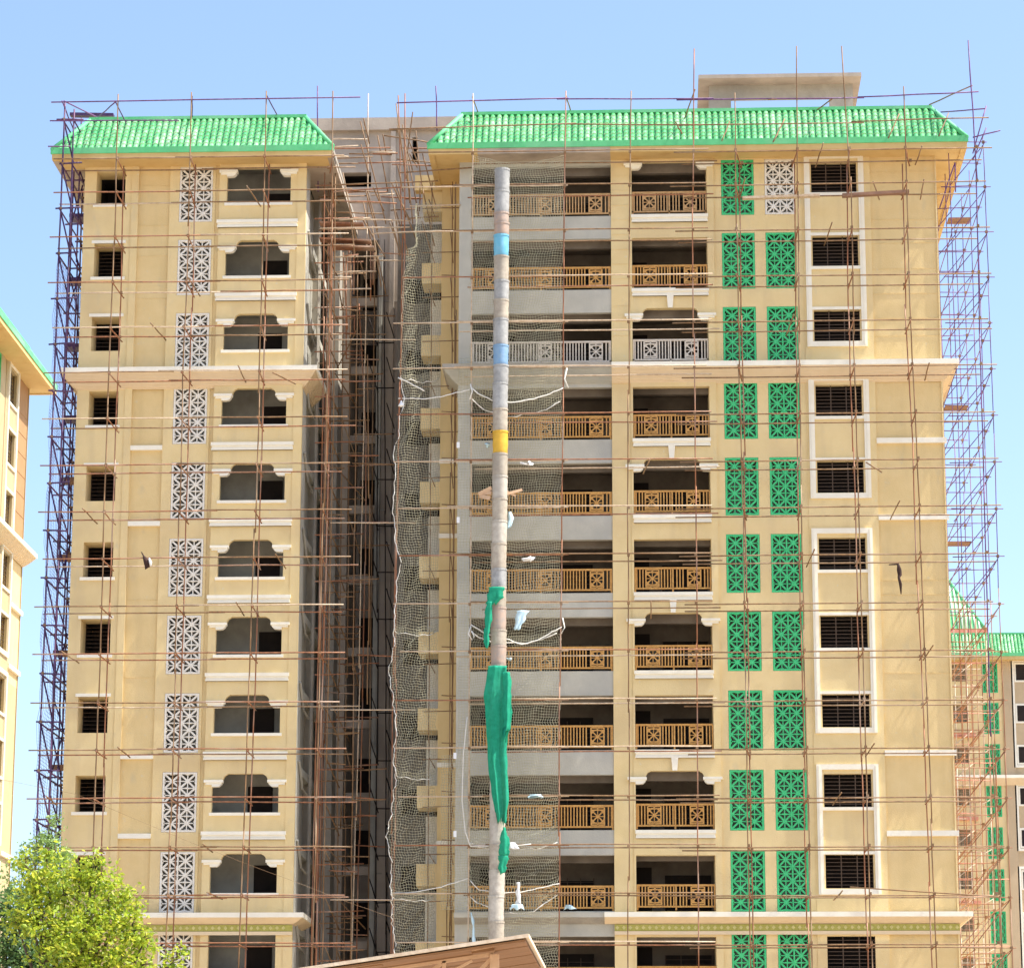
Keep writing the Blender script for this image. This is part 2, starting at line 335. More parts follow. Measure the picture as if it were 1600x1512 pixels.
# roof skirt: slope from the eave (y=-p) back to the ridge (y=q)
RZ0, RZ1, P, Q = 8.42, 10.15, 1.12, .15
def tile_mesh():
    mb = MB(); L = .30; R0, R1 = .105, .088; n = 5; vs = []
    for t, (yy, R) in enumerate(((0, R0), (L, R1))):
        for i in range(n+1):
            a = pi*i/n; vs.append((-cos(a)*R, yy, sin(a)*R*.85))
    for i in range(n+1):
        a = pi*i/n; vs.append((-cos(a)*(R0-.052), 0, sin(a)*(R0-.052)*.85))
    fs = [(i, i+1, n+1+i+1, n+1+i) for i in range(n)]
    mb.add(vs, fs, 0); mb.add(vs, [(i, 2*(n+1)+i, 2*(n+1)+i+1, i+1) for i in range(n)], 1)
    return mb
TILE = tile_mesh()
TILE_ME = TILE.mesh('roof_tile', [M['tile'], M['lip']], smooth=True)
def roof(parent, x0, x1, depth, seams=(), tiles=None, dz=0, left=True, right=True, conc=None, side=None, bare=''):  # bare: unseen end slope left concrete to keep green bounce off the core
    """x0,x1: walls; the eave oversails them by P on every side"""
    z0, z1 = RZ0+dz, RZ1+dz
    r = P+Q; a, b = x0-P, x1+P; ya, yb = -P, depth
    A, B, C, D = (a, ya, z0), (b, ya, z0), (b, yb, z0), (a, yb, z0)
    E, F_, G_, H_ = (a+r, ya+r, z1), (b-r, ya+r, z1), (b-r, yb, z1), (a+r, yb, z1)
    mb = MB(); P8 = [A, B, C, D, E, F_, G_, H_]; mb.add(P8, [(0, 1, 5, 4), (2, 3, 7, 6)]); mb.add(P8, [(1, 2, 6, 5)], int(bare == 'r')); mb.add(P8, [(3, 0, 4, 7)], int(bare == 'l')); mb.add([E, F_, G_, H_], [(0, 1, 2, 3)], 1)
    ro = part(mb, 'roof', [M['cap'], M['concb']], parent)
    # gutter lip and fascia
    mb = MB(); mb.box(a-.05, b+.05, ya-.05, ya+.06, z0-.08, z0+.16); part(mb, 'eave_edge', M['cap'], ro)
    mb = MB(); mb.box(a-.02, a+.06, ya+.06, yb, z0-.08, z0+.10); mb.box(b-.06, b+.02, ya+.06, yb, z0-.08, z0+.10)
    part(mb, 'side_eave_edge', side or M['conc'], ro)
    mb = MB(); mb.box(a+r-.08, b-r+.08, ya+r-.12, ya+r+.15, z1, z1+.13)
    part(mb, 'ridge_cap', M['cap'], ro)
    for (p, q) in ((A, E), (B, F_)):
        mb = MB(); p2 = Vector(p)+Vector((0, 0, .10)); q2 = Vector(q)+Vector((0, 0, .06)); mb.tube([p2, (p2+q2)/2, q2], .10, 8); part(mb, 'hip_cap', M['cap'], ro, True)
    runs = conc or [(a, b, M['soffit'])]
    for (u, v, m) in runs:
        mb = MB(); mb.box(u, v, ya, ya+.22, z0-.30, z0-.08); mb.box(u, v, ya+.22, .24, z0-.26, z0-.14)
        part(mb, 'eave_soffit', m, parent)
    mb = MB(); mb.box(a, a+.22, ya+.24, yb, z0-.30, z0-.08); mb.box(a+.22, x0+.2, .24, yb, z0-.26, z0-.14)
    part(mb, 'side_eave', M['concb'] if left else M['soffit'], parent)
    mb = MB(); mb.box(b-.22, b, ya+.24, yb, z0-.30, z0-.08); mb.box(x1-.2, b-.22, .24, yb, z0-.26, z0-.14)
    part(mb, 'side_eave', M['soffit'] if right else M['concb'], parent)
    # tiles
    s = Vector((0, r, z1-z0)); L = s.length; s.normalize(); nr = Vector((0, -s.z, s.y)); pitch = .25; rows = 8; step = (L-.16)/rows
    ang = math.atan2(s.z, s.y); R = Matrix.Rotation(ang, 4, 'X')
    n_obj = 0; rest = MB()
    for row in range(rows):
        d = .14+row*step; inset = d/L*r+.14
        i0 = math.ceil((a+inset-(a+b)/2)/pitch); i1 = math.floor((b-inset-(a+b)/2)/pitch)
        for i in range(i0, i1+1):
            p = Vector(((a+b)/2+i*pitch+random.uniform(-.006, .006), ya, z0))+s*(d+random.uniform(-.008, .008))+nr*.035
            tilt = Matrix.Rotation(-.10+random.uniform(-.02, .02), 4, 'X')@Matrix.Rotation(random.uniform(-.03, .03), 4, 'Z')
            if tiles and n_obj < tiles and (row < 2 or (row < 4 and n_obj < tiles)):
                o = inst(TILE_ME, 'roof_tile', ro, p); o.rotation_euler = (R@tilt).to_euler(); n_obj += 1
            else:
                mt = Matrix.Translation(p)@R@tilt; vs = [mt@Vector(v) for v in TILE.v]; bb = len(rest.v)
                rest.v += [tuple(v) for v in vs]; rest.f += [tuple(k+bb for k in f) for f in TILE.f]; rest.mi += TILE.mi
    part(rest, 'roof_tiles', [M['tile'], M['lip']], ro, True, kind='stuff')
    # channels between the barrels are the base slope itself; plain barrel rolls on the ends
    for sx, xe, on in ((-1, a, bare != 'l'), (1, b, bare != 'r')):
        if not on: continue
        mb = MB(); y = ya+.5
        while y < yb-.1:
            top = min(1.0, (y-ya)/r)
            p0 = Vector((xe, y, z0+.1)); p1 = Vector((xe-sx*r*top, y, z0+(z1-z0)*top+.02))
            if top > .15: mb.tube([p0, p1], .09, 5)
            y += .25
        part(mb, 'end_tiles', M['tile'], ro, True, kind='stuff')
    return ro

def band(parent, x0, x1, zt, h, p, m, y=0, name='moulding', cove=None, retl=0, retr=0, cm=None):
    """string course: square white band, and under it a cove that steps back to the wall"""
    mb = MB(); mb.box(x0-(p if retl else 0), x1+(p if retr else 0), y-p, y, zt-h, zt)
    if retl: mb.box(x0-p, x0, y, y+retl, zt-h, zt)
    if retr: mb.box(x1, x1+p, y, y+retr, zt-h, zt)
    o = part(mb, name, m, parent)
    if cove:
        mb = MB(); n = 12
        for i in range(n):
            f = 1-(i+.6)/n; f = f**.8*.92; a, b = zt-h-cove*i/n, zt-h-cove*(i+1)/n
            mb.box(x0-(p*f if retl else 0), x1+(p*f if retr else 0), y-p*f, y, b, a)
            if retl: mb.box(x0-p*f, x0, y, y+retl, b, a)
            if retr: mb.box(x1, x1+p*f, y, y+retr, b, a)
        part(mb, 'cove', cm or M['trimy'], o)
    return o

def double_band(parent, x0, x1, zt, y, m=None):
    mb = MB(); mb.box(x0, x1, y-.14, y, zt-.13, zt); mb.box(x0+.03, x1-.03, y-.08, y, zt-.30, zt-.13); mb.box(x0+.015, x1-.015, y-.11, y, zt-.30, zt-.235)
    return part(mb, 'sill_moulding', m or M['trim'], parent)

def arch_corners(parent, x0, x1, zt, y, m, W=.6):
    for s, xe in ((1, x0), (-1, x1)):
        pr = [(0, 0), (W, 0), (W*.97, -.03), (W*.86, -.055), (W*.76, -.12), (W*.70, -.20), (W*.68, -.235), (W*.5, -.24), (0, -.24)]
        pl = [(xe+s*u, zt+v) for u, v in pr]
        if s > 0: pl = pl[::-1]
        part(MB().prism(pl, y-.003, y+.19), 'arch_corner', m, parent)
def capitals(parent, x0, x1, zt, y):
    for s, xe in ((1, x0), (-1, x1)):
        mb = MB()
        mb.box(min(xe-s*.30, xe+s*.42), max(xe-s*.30, xe+s*.42), y-.13, y+.17, zt-.34, zt-.24)
        pr = [(-.0, -.34), (.38, -.34), (.37, -.40), (.33, -.44), (.27, -.49), (.10, -.50), (0, -.50)]
        pl = [(xe+s*u, zt+v) for u, v in pr]
        if s > 0: pl = pl[::-1]
        mb.prism(pl, y-.08, y+.17); mb.box(min(xe-s*.24, xe), max(xe-s*.24, xe), y-.07, y, zt-.42, zt-.34)
        part(mb, 'capital', M['trim'], parent)

_rl = {}
def railing(parent, x0, x1, z, y, meds, rm='rail'):
    key = (round(x1-x0, 2), tuple(meds), rm); Hh = .95
    W = x1-x0
    if key not in _rl:
        a = MB(); a.box(0, W, -.035, .035, Hh-.07, Hh); a.box(0, W, -.03, .03, .10, .16)
        for x in (.03, W/2, W-.03): a.box(x-.03, x+.03, -.03, .03, 0, Hh-.07)
        b = MB(); x = .09
        while x < W-.05:
            if all(abs(x-m) > .31 for m in meds) and abs(x-W/2) > .06: b.box(x-.023, x+.023, -.018, .018, .16, Hh-.07)
            x += .117
        c = MB(); s = .27; lo = .18; hi = Hh-.09; cz = (lo+hi)/2
        c.box(-s, -s+.05, -.025, .025, lo, hi); c.box(s-.05, s, -.025, .025, lo, hi)
        for zz in (lo, cz-s+.0, cz+s-.05, hi-.03): c.box(-s+.05, s-.05, -.025, .025, zz, zz+.045)
        c.box(-.03, .03, -.025, .025, lo, cz-s+.02); c.box(-.03, .03, -.025, .025, cz+s-.02, hi)
        for k in range(8):
            t = k*pi/4; q = 1.25 if k % 2 else 1; c.bar((0, 0, cz), (cos(t)*.23*q, 0, cz+sin(t)*.22*q), .045 if k % 2 else .028, .03)
        for sx in (-1, 1):
            for sz in (-1, 1): c.prism([(sx*.22*q[0], cz+sz*.22*q[1]) for q in ((1, 1), (.45, 1), (1, .45))], -.018, .018)
        c.prism([(.05*cos(a*pi/4), cz+.05*sin(a*pi/4)) for a in range(8)], -.02, .02)
        _rl[key] = (a.mesh('railing', M[rm]), b.mesh('balusters', M[rm]), c.mesh('medallion', M[rm]))
    A, B, C = _rl[key]
    r = inst(A, 'balcony_railing', parent, (x0, y, z))
    obj('balusters', B, r, kind='stuff')
    for m in meds: obj('medallion', C, r, (m, 0, 0))
    return r

# ------------------------------------------------------------------ THE APARTMENT BLOCK
bld = root('apartment_building', (0, 8, G), 'tall unfinished yellow apartment block with green tiled roofs wrapped in scaffolding', 'building')
XL0, XL1, XR1 = -20.82, -12.0, 12.66
ZB, ZT = G, 8.30
K = range(11)
# ---- left wing
wall(bld, M['wall'], XL0, -18.93, ZB, ZT, 0, [(-20.35, -19.2, 6.62-3*k, 8.0-3*k) for k in K], 1.05)
for k in K:
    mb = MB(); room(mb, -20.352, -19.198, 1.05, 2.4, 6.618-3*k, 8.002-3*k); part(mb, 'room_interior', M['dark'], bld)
for k in K:
    if k: inst(grille_mesh(1.15, 1.38, 2), 'window_grille', bld, (-19.775, 1.02, 6.62-3*k))
    if k in (1, 2, 4, 6, 7, 9): part(MB().box(-20.45, -19.1, -.06, .04, 8.0-3*k, 8.12-3*k), 'lintel', M['trim'], bld)
    if k in (0, 1, 3, 5, 6, 8): part(MB().box(-20.45, -19.1, -.08, .04, 6.50-3*k, 6.62-3*k), 'window_sill', M['trim'], bld)
wall(bld, M['wall'], -18.93, -18.66, ZB, ZT, -.05)
wall(bld, M['wall2'], -18.66, -17.42, ZB, ZT, .09)
for k in (3, 4, 7, 8): part(MB().box(-18.66, -17.42, -.06, .09, 5.62-3*k, 5.80-3*k), 'panel_band', M['trim'], bld)
groove(bld, M['wall2'], -18.66, -17.42, [5.75, 2.75, 5.75-15, 5.75-18, 7.4-15, 1.2, 7.4, 4.5], .09)
lattice_column(bld, M['wall'], -17.42, -15.62, ZB, ZT, 0, [(-17.04, -15.72)], K, lambda a, k: ('white', M['white']), M['inner'])
wall(bld, M['wall'], -15.62, -15.44, ZB, ZT, .05)
LH = [(-15.14, -12.62, 6.56-3*k, 8.03-3*k) for k in K]
wall(bld, M['wall'], -15.44, -12.34, ZB, ZT, -.12, LH, .26)
wall(bld, M['wall'], -12.34, XL1, ZB, ZT, -.16)
for k in K:
    part(MB().box(-15.22, -12.54, -.20, -.02, 6.45-3*k, 6.56-3*k), 'window_sill', M['trim'], bld)
    double_band(bld, -15.50, -12.30, 5.85-3*k, -.12) if k not in (2, 9) else None
    if k < 10: capitals(bld, -15.14, -12.62, 8.03-3*k+(.12 if k == 0 else 0), -.12)
    if 1 <= k < 10: arch_corners(bld, -15.14, -12.62, 8.03-3*k, -.12, M['wall'])
    rm = MB(); zf, zc = 5.75-3*k, 8.45-3*k
    room(rm, -15.6, -12.2, .10, 1.9, zf, zc)
    dx = random.choice((-14.05, -13.9, -13.95)) if k % 3 else -13.75
    rm.box(dx, dx+.95, 1.86, 1.9, zf, zf+2.05-(.2 if k == 0 else 0), 1)
    part(rm, 'balcony_interior', [M['inner'], M['dark']], bld)
# side wall of the left wing towards the light well
def ybox(mbx, x0, x1, y0, y1, z0, z1): mbx.box(x0, x1, y0, y1, z0, z1)
mb = MB(); mb.box(XL1-.3, XL1, .04, 1.2, ZB, ZT-.1); part(mb, 'side_wall', M['conc2'], bld)
mb = MB(); mb.box(XL1-.6, XL1-.25, 1.2, 9, ZB, ZT-.1); part(mb, 'side_wall', M['conc2'], bld)
mb = MB(); mb.box(XL1-.25, XL1, 4.6, 5.4, ZB, ZT-.1); mb.box(XL1-.25, XL1, 8.4, 9, ZB, ZT-.1); part(mb, 'pilaster', M['conc'], bld)
for k in range(12):
    part(MB().box(XL1-.25, XL1+.02, 1.2, 8.4, 5.2-3*k, 5.5-3*k), 'floor_beam', M['conc2'], bld)
    part(MB().box(XL1-.27, XL1-.235, 1.9, 2.9, 6.3-3*k, 7.7-3*k), 'side_window', M['dark'], bld)
    part(MB().box(XL1-.27, XL1-.235, 6.0, 7.4, 6.0-3*k, 7.9-3*k), 'side_window', M['dark'], bld)
    mb = MB(); mb.tube([(XL1+.05, .5, 5.6-3*k), (XL1+.06, 1.6, 4.7-3*k), (XL1+.06, 3.2, 4.62-3*k)], .05); part(mb, 'drain_pipe', M['inner'], bld)
mb = MB(); mb.tube([(XL1+.07, 4.2, ZB), (XL1+.07, 4.2, 8)], .06); mb.tube([(XL1+.07, 3.9, ZB), (XL1+.07, 3.9, 8)], .05); part(mb, 'drain_pipe', M['conc'], bld)
# bodies behind the facades
part(MB().box(XL0, XL0+.3, 1.05, 16, ZB, ZT-.1).box(XL0+.3, XL1-.6, 2.5, 16, ZB, ZT-.1).box(XL0+.001, XL0+.25, .02, 1.05, ZB, ZT-.1), 'body', M['wall'], bld)
roof(bld, XL0, XL1, 9, tiles=90, bare='r', left=True, right=False)
# ---- right wing
XG = -5.5
wall(bld, M['conc2'], -5.97, XG, ZB, ZT, 0, th=.5)
part(MB().box(-5.97, -5.75, .5, 2.9, ZB, ZT-.1), 'side_wall', M['wall'], bld)
wall(bld, M['wall2'], -6.85, -6.0, ZB, ZT, 2.7)
part(MB().box(-7.95, -5.2, 2.72, 3.2, 7.96, 8.6), 'wall', M['wall2'], bld)
for k in K:
    if k in (3, 4, 7, 8): part(MB().box(-6.87, -5.98, 2.6, 2.7, 5.62-3*k, 5.80-3*k), 'panel_band', M['trim'], bld)
    part(MB().box(-7.65, -6.86, 2.9, 4.2, 7.1-3*k, 7.95-3*k), 'service_ledge', M['wall'], bld)
    part(MB().box(-7.45, -7.0, 4.9, 5.0, 4.9-3*k, 7.0-3*k), 'duct_cover', M['trim'], bld)
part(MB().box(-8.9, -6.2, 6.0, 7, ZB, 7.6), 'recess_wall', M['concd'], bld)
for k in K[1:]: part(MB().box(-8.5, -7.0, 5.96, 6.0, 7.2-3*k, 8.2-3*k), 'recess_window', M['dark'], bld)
GH = [(XG, -.03, 5.88-3*k, 7.95-3*k) for k in K]
wall(bld, M['conc2'], XG, -.03, ZB, ZT, 0, GH, .25, sides=False)
MEDS = (.9, 2.87, 4.84)
for k in K:
    rm = MB(); zf, zc = 5.8-3*k, 8.1-3*k
    room(rm, XG, -.03, .25, 2.6, zf, zc)
    rm.box(-5.2, -3.9, 2.55, 2.6, zf, zf+1.95, 1); rm.box(-2.9, -.85, 2.55, 2.6, zf+.1, zf+1.7 if k % 3 else zf+1.45, 1)
    rm.box(-3.3, -3.05, 2.2, 2.55, zf, zc, 0); rm.box(XG, -.03, .55, .8, zc-.38, zc, 0)
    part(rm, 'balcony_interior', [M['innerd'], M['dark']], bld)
    railing(bld, XG+.02, -.05, 5.88-3*k, .08, MEDS, 'rail3' if k == 2 else 'rail2' if k == 0 else 'rail')
wall(bld, M['wall'], -.03, .71, ZB, ZT, -.04)
BH = [(.78, 3.72, 5.86-3*k, (8.08 if k in (0, 2, 4, 6, 8) else 7.93)-3*k) for k in K]
wall(bld, M['wall'], .71, 3.98, ZB, ZT, -.09, BH, .3)
for k in K:
    if k not in (2, 9): double_band(bld, .76, 3.76, 5.86-3*k, -.09)
    if k in (2, 4, 6, 8): arch_corners(bld, .78, 3.72, 8.08-3*k, -.09, M['wall'], .55)
    if k in (0, 2, 4, 6, 8): capitals(bld, .78, 3.72, 8.08-3*k+(.16 if k == 0 else 0), -.09)
    if k in (2, 4, 6, 8):
        mb = MB(); c = 2.25; mb.prism([(c-.09, 8.08-3*k), (c+.09, 8.08-3*k), (c+.13, 8.56-3*k), (c-.13, 8.56-3*k)], -.20, -.09); part(mb, 'keystone', M['trim'], bld)
    rm = MB(); zf, zc = 5.8-3*k, 8.2-3*k
    room(rm, .5, 4.0, .21, 2.6, zf, zc)
    rm.box(.6, 1.35, 2.55, 2.6, zf, zf+1.95, 1); rm.box(1.85, 3.6, 2.55, 2.6, zf+.1, zf+1.65, 1)
    rm.box(.5, 4.0, .5, .75, zc-.42, zc, 0)
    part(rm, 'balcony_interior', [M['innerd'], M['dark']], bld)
    railing(bld, .79, 3.71, 5.92-3*k, .08, (.68, 2.27), 'rail3' if k == 2 else 'rail2' if k == 0 else 'rail')
    if k % 2 == 0: inst(grille_mesh(1.75, 1.5, 3), 'window_grille', bld, (2.72, 2.52, 5.95-3*k))
    inst(grille_mesh(2.0, 1.4, 4), 'window_grille', bld, (-1.85, 2.52, 5.95-3*k))
lattice_column(bld, M['wall'], 3.98, 7.44, ZB, ZT, 0, [(4.28, 5.56), (5.98, 7.17)], K,
               lambda a, k: ('white', M['white']) if (k == 0 and a > 5) else ('green', M['green']), M['inner'])
framed_windows(bld, M['wall'], 7.44, 10.08, ZB, ZT, -.03, K, [(0, 2), (3, 4), (5, 7), (8, 9)])
wall(bld, M['wall2'], 10.08, XR1-.06, ZB, ZT, .05)
wall(bld, M['wall'], XR1-.06, XR1, ZB, ZT, -.01)
for k in (3, 4, 7, 8): part(MB().box(10.08, XR1+.08, -.10, .05, 5.62-3*k, 5.82-3*k), 'panel_band', M['trim'], bld)
groove(bld, M['wall2'], 10.08, XR1-.06, [7.55, 6.6, 5.6, 4.65, 3.6, 2.6, 1.6, .9, 5.75-15, 5.75-18, -8.5-.2], .05)
groove(bld, M['wall'], .0, .68, [7.5, 6.9, 6.3, 5.7, 5.1, 4.5, 3.9, 3.3, 2.2, 1.6, 1.0], -.04)
part(MB().box(-5.75, XR1, 2.95, 16, ZB, ZT-.1).box(XR1-.25, XR1-.001, .26, 2.95, ZB, ZT-.1).box(3.7, 3.98, .21, 2.95, ZB, ZT-.1).box(.45, .5, .3, 2.6, ZB, ZT-.1), 'body', M['wall'], bld)
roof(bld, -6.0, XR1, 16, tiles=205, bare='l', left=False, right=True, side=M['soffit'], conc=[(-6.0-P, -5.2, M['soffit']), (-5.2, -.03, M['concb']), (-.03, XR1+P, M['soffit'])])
part(MB().box(-5.79, -5.2, .26, 2.8, 8.165, 8.3), 'eave_soffit', M['soffit'], bld)
# cornices
band(bld, XL0, XL1, -.2, .20, .60, M['trim'], -.0, 'cornice', .55, retl=3, retr=3)
band(bld, -.03, XR1, -.2, .20, .60, M['trim'], -.0, 'cornice', .55, retr=6)
band(bld, -5.97, -.03, -.2, .20, .58, M['conc'], -.0, 'cornice', .5, retl=2.5, cm=M['conc2'])
band(bld, XL0, XL1, -21.2, .18, .46, M['trim'], -.17, 'cornice', .22, retl=3, retr=3)
band(bld, -.4, XR1, -21.2, .18, .46, M['trim'], -.10, 'cornice', .22, retr=6)
band(bld, -5.97, -.4, -21.2, .18, .44, M['conc2'], -.0, 'cornice', .22, cm=M['conc'])
for x0, x1, y in ((XL0, XL1, -.17), (-.03, XR1, -.10)):
    mb = MB(); mb.box(x0, x1, y-.06, y, -21.86, -21.62)
    fz = part(mb, 'frieze', M['frieze'], bld)
    mb = MB(); x = x0+.1
    while x < x1-.1: mb.prism([(x-.07, -21.74), (x, -21.66), (x+.07, -21.74), (x, -21.82)], y-.085, y-.06); x += .24
    part(mb, 'frieze_ornament', M['frz2'], fz, kind='stuff')
    part(MB().box(x0, x1, y-.09, y, -22.0, -21.87), 'string_course', M['trimy'], bld)
# ---- stair core between the wings
CY = 9.0
SL = [(-11.57, -10.34, 10.28, 10.93), (-8.60, -8.38, 11.35, 12.47), (-11.15, -9.95, ZB, 7.9)]
wall(bld, M['concb'], -13.4, -5.9, ZB, 12.75, CY, SL, .5, 'core_wall')
part(MB().box(-13.5, -5.75, CY-.25, CY+6, 12.75, 13.3), 'parapet', M['concb'], bld)
mb = MB(); room(mb, -11.15, -9.95, CY+.5, CY+4, ZB, 7.9); part(mb, 'light_shaft', M['concb'], bld)
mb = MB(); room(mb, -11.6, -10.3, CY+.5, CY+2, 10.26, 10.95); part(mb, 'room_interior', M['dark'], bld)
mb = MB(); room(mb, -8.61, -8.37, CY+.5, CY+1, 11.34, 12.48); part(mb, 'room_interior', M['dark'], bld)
for k in range(12):
    z = 5.2-3*k
    part(MB().box(-11.15, -9.95, CY+.6, CY+.85, z, z+.35), 'floor_beam', M['concb'], bld)
    part(MB().box(-11.0, -10.1, CY+3.9, CY+4, z+.8, z+2.2), 'shaft_window', M['dark'], bld)
    part(MB().box(-9.95, -7.0, CY-.03, CY, z-.02, z+.04), 'pour_joint', M['conc'], bld)
part(MB().box(-9.98, -9.78, CY-.35, CY, ZB, 7.2), 'down_pipe_case', M['inner'], bld)
part(MB().box(-9.5, -9.3, CY-.2, CY, ZB, 12.7), 'pilaster', M['concb'], bld)
part(MB().box(-12.0, -11.45, CY-1.5, CY, ZB, 8.1), 'pilaster', M['conc'], bld)
# ---- roof pavilion (open concrete frame)
mb = MB(); X0, X1 = 3.5, 10.08
mb.box(X0, X1, 3, 4.15, 12.66, 12.82); mb.box(X0, X0+1.05, 4.15, 8, 12.66, 12.82); mb.box(X1-1.05, X1, 4.15, 8, 12.66, 12.82); mb.box(X0, X1, 8, 9, 12.66, 12.82)
tk = part(mb, 'roof_pavilion', M['concb'], bld)
part(MB().box(3.95, 9.78, 3.86, 4.1, 12.08, 12.66), 'beam', M['conc'], tk); part(MB().box(3.95, 9.78, 7.9, 8.1, 12.2, 12.66), 'beam', M['conc'], tk)
for x0, x1 in ((3.95, 4.83), (8.82, 9.78)):
    part(MB().box(x0, x1, 3.862, 4.1, 9.9, 12.08), 'column', M['conc'], tk)
    part(MB().box(x0+.2, x0+.5, 7.902, 8.1, 9.9, 12.2), 'column', M['conc'], tk)
mb = MB(); mb.box(3.95, 4.15, 4.1, 7.9, 12.2, 12.66); mb.box(9.58, 9.78, 4.1, 7.9, 12.2, 12.66); part(mb, 'side_beam', M['conc'], tk)

# ------------------------------------------------------------------ SCAFFOLDS
def pole(parent, name, p, q, r=.027, m=None, wob=.012, n=4, over=0):
    p, q = Vector(p), Vector(q); d = q-p; L = d.length
    pts = []
    for i in range(n+1):
        j = Vector((random.uniform(-1, 1), random.uniform(-1, 1), random.uniform(-1, 1)))*wob if 0 < i < n else Vector((0, 0, 0))
        pts.append(p+d*(i/n)+j)
    mb = MB(); mb.tube(pts, r, 6); return part(mb, name, m or random.choice((M['rust'], M['rust'], M['rust2'], M['rust2'], M['pale']) if name == 'ledger' else (M['rust'], M['rust2'])), parent, True)
def line_pts(pix, Y):                          # pixel list -> points on the plane y=Y
    return [at(x, y, Y) for x, y in pix]
def standard(parent, pix, Y, m=None, r=.027, z_to=None):
    """upright made of tubes about six metres long, joined end to end, following the measured points"""
    pts = line_pts(pix, Y); top, bot = pts[0], pts[-1]
    d = (bot-top); ext = bot+d*((G-bot.z)/d.z) if d.z else bot
    full = pts[:]
    if z_to is None and pix[-1][1] > 1300: full.append(Vector((bot.x+d.x*.15, Y, G)))
    z = full[0].z; zend = full[-1].z
    def X(zz):
        for a, b in zip(full, full[1:]):
            if a.z >= zz >= b.z: return a.x+(b.x-a.x)*(a.z-zz)/(a.z-b.z)
        return full[-1].x
    res = []
    while z > zend+.5:
        z2 = max(zend, z-random.uniform(5.2, 6.2))
        off = random.uniform(-.03, .03)
        res.append(pole(parent, 'standard', (X(z)+off, Y, z+.15), (X(z2)+off, Y, z2), r, m)); z = z2
    return X
LV = [(249, 268), (301.5, 320), (371, 389), (442, 459), (512.6, 527.7), (583, 598), (654.6, 669.7), (727.5, 741), (800, 813.6), (873.4, 886), (948, 959),
      (1022, 1031.7), (1098, 1105.5), (1172, 1180), (1247.6, 1254.6), (1323.5, 1328.5), (1398, 1402), (1474, 1479)]
YO, YI = -2.0, -.85
ZO = [at(100, a, YO).z for a, b in LV]; ZI = [at(100, b, YI).z for a, b in LV]
def lower_levels():
    z = ZO[-1]-1.85; out = []
    while z > G+1: out.append(z); z -= 1.85
    return out
def xat(px, py, Y): return at(px, py, Y).x
CPL = {}
def coupler(parent, p):
    CPL.setdefault(parent, MB())
    b = CPL[parent]; s = .05; p = Vector(p); b.box(p.x-s, p.x+s, p.y-s, p.y+s, p.z-s, p.z+s)

# --- scaffold along the left wing
s1 = root('scaffold', (-16, YO, G), 'rust brown pipe scaffold across the front of the left wing', 'scaffolding')
UO = [[(185, 153), (184, 261), (181, 351), (173, 517), (161, 870), (150, 1200), (143, 1400)],
      [(300, 150), (299, 251), (294, 376), (284, 600), (279, 870), (268, 1250), (259, 1500)],
      [(416, 148), (412.6, 276), (411, 401), (405, 600), (397, 870), (386, 1200), (374, 1484)],
      [(521, 148), (520.6, 301), (513, 505), (505.5, 807), (497, 1152), (489, 1408)]]
UI = [[(194, 265), (193.5, 351), (188, 515), (174.6, 870), (163, 1170), (157, 1400)],
      [(305, 263), (303, 351), (299, 530), (290, 870), (279, 1200), (270, 1500)],
      [(421, 262), (418, 350), (412, 560), (405, 870), (395, 1160), (383, 1484)],
      [(520, 300), (518, 450), (516, 600), (508, 900), (500, 1200), (494, 1450)]]
XO = [standard(s1, u, YO, M['rust2']) for u in UO]; XI = [standard(s1, u, YI, M['rust']) for u in UI]
for i, (zo, zi) in enumerate(zip(ZO, ZI)):
    jx = random.uniform(-.25, .25)
    x0 = xat(64+(8 if i < 2 else 0)-i*.9, 400, YO); x0 = at(min(84, 84-i*3.0+(10 if i in (1, 4, 9) else 0)), LV[i][0], YO).x; x1 = at(545, LV[i][0], YO).x+random.uniform(-.35, .25)
    mid = at(300, LV[i][0], YO).x+random.uniform(-1, 1); dz = random.uniform(-.03, .03); sl_ = .004
    pole(s1, 'ledger', (x0, YO-.05, zo-.0), (mid+.3, YO-.05, zo+dz)); pole(s1, 'ledger', (mid-.3, YO-.06, zo+.02+dz), (x1, YO-.06, zo+dz))
    x0 = at(96-i*2.8, LV[i][1], YI).x; x1 = at(548, LV[i][1], YI).x+random.uniform(-.4, .3); mid += random.uniform(-1, 1)
    pole(s1, 'ledger', (x0, YI-.05, zi), (mid+.3, YI-.05, zi+dz)); pole(s1, 'ledger', (mid-.3, YI-.06, zi+.02+dz), (x1, YI-.06, zi))
    for a, b in zip(XO, XI):
        pole(s1, 'transom', (a(zo), YO-.15, zo-.05), (b(zi), YI+.5, zi-.05), m=M['rust']); coupler(s1, (a(zo), YO-.03, zo)); coupler(s1, (b(zi), YI-.03, zi))
    if random.random() < .5:
        x = random.uniform(-21, -12.2); pole(s1, 'transom', (x-.1, YO-.4, zo+.05), (x+random.uniform(-.1, .2), YI+.45, zi-.02), m=M['rust2'])
for z in lower_levels():
    pole(s1, 'ledger', (-23.5, YO, z), (-10.2, YO, z)); pole(s1, 'ledger', (-23, YI, z), (-10.2, YI, z))
for a in ((80, 160, 563, 152), (78, 189, 280, 188.5), (75, 229, 110, 229)):
    p, q = at(a[0], a[1], YO), at(a[2], a[3], YO-.0); pole(s1, 'ledger', p, q, m=M['violet'])
for a, b in (((416, 148, YO), (435, 184, .4)), ((180, 158, YO), (200, 200, .2)), ((100, 158, YO), (160, 188, 1.5)), ((180, 160, YO), (150, 186, .6)), ((97, 158, YO), (118, 212, .2)), ((300, 150, YO), (300, 187, .3))):
    pole(s1, 'brace', at(*a), at(*b), m=M['violet'])
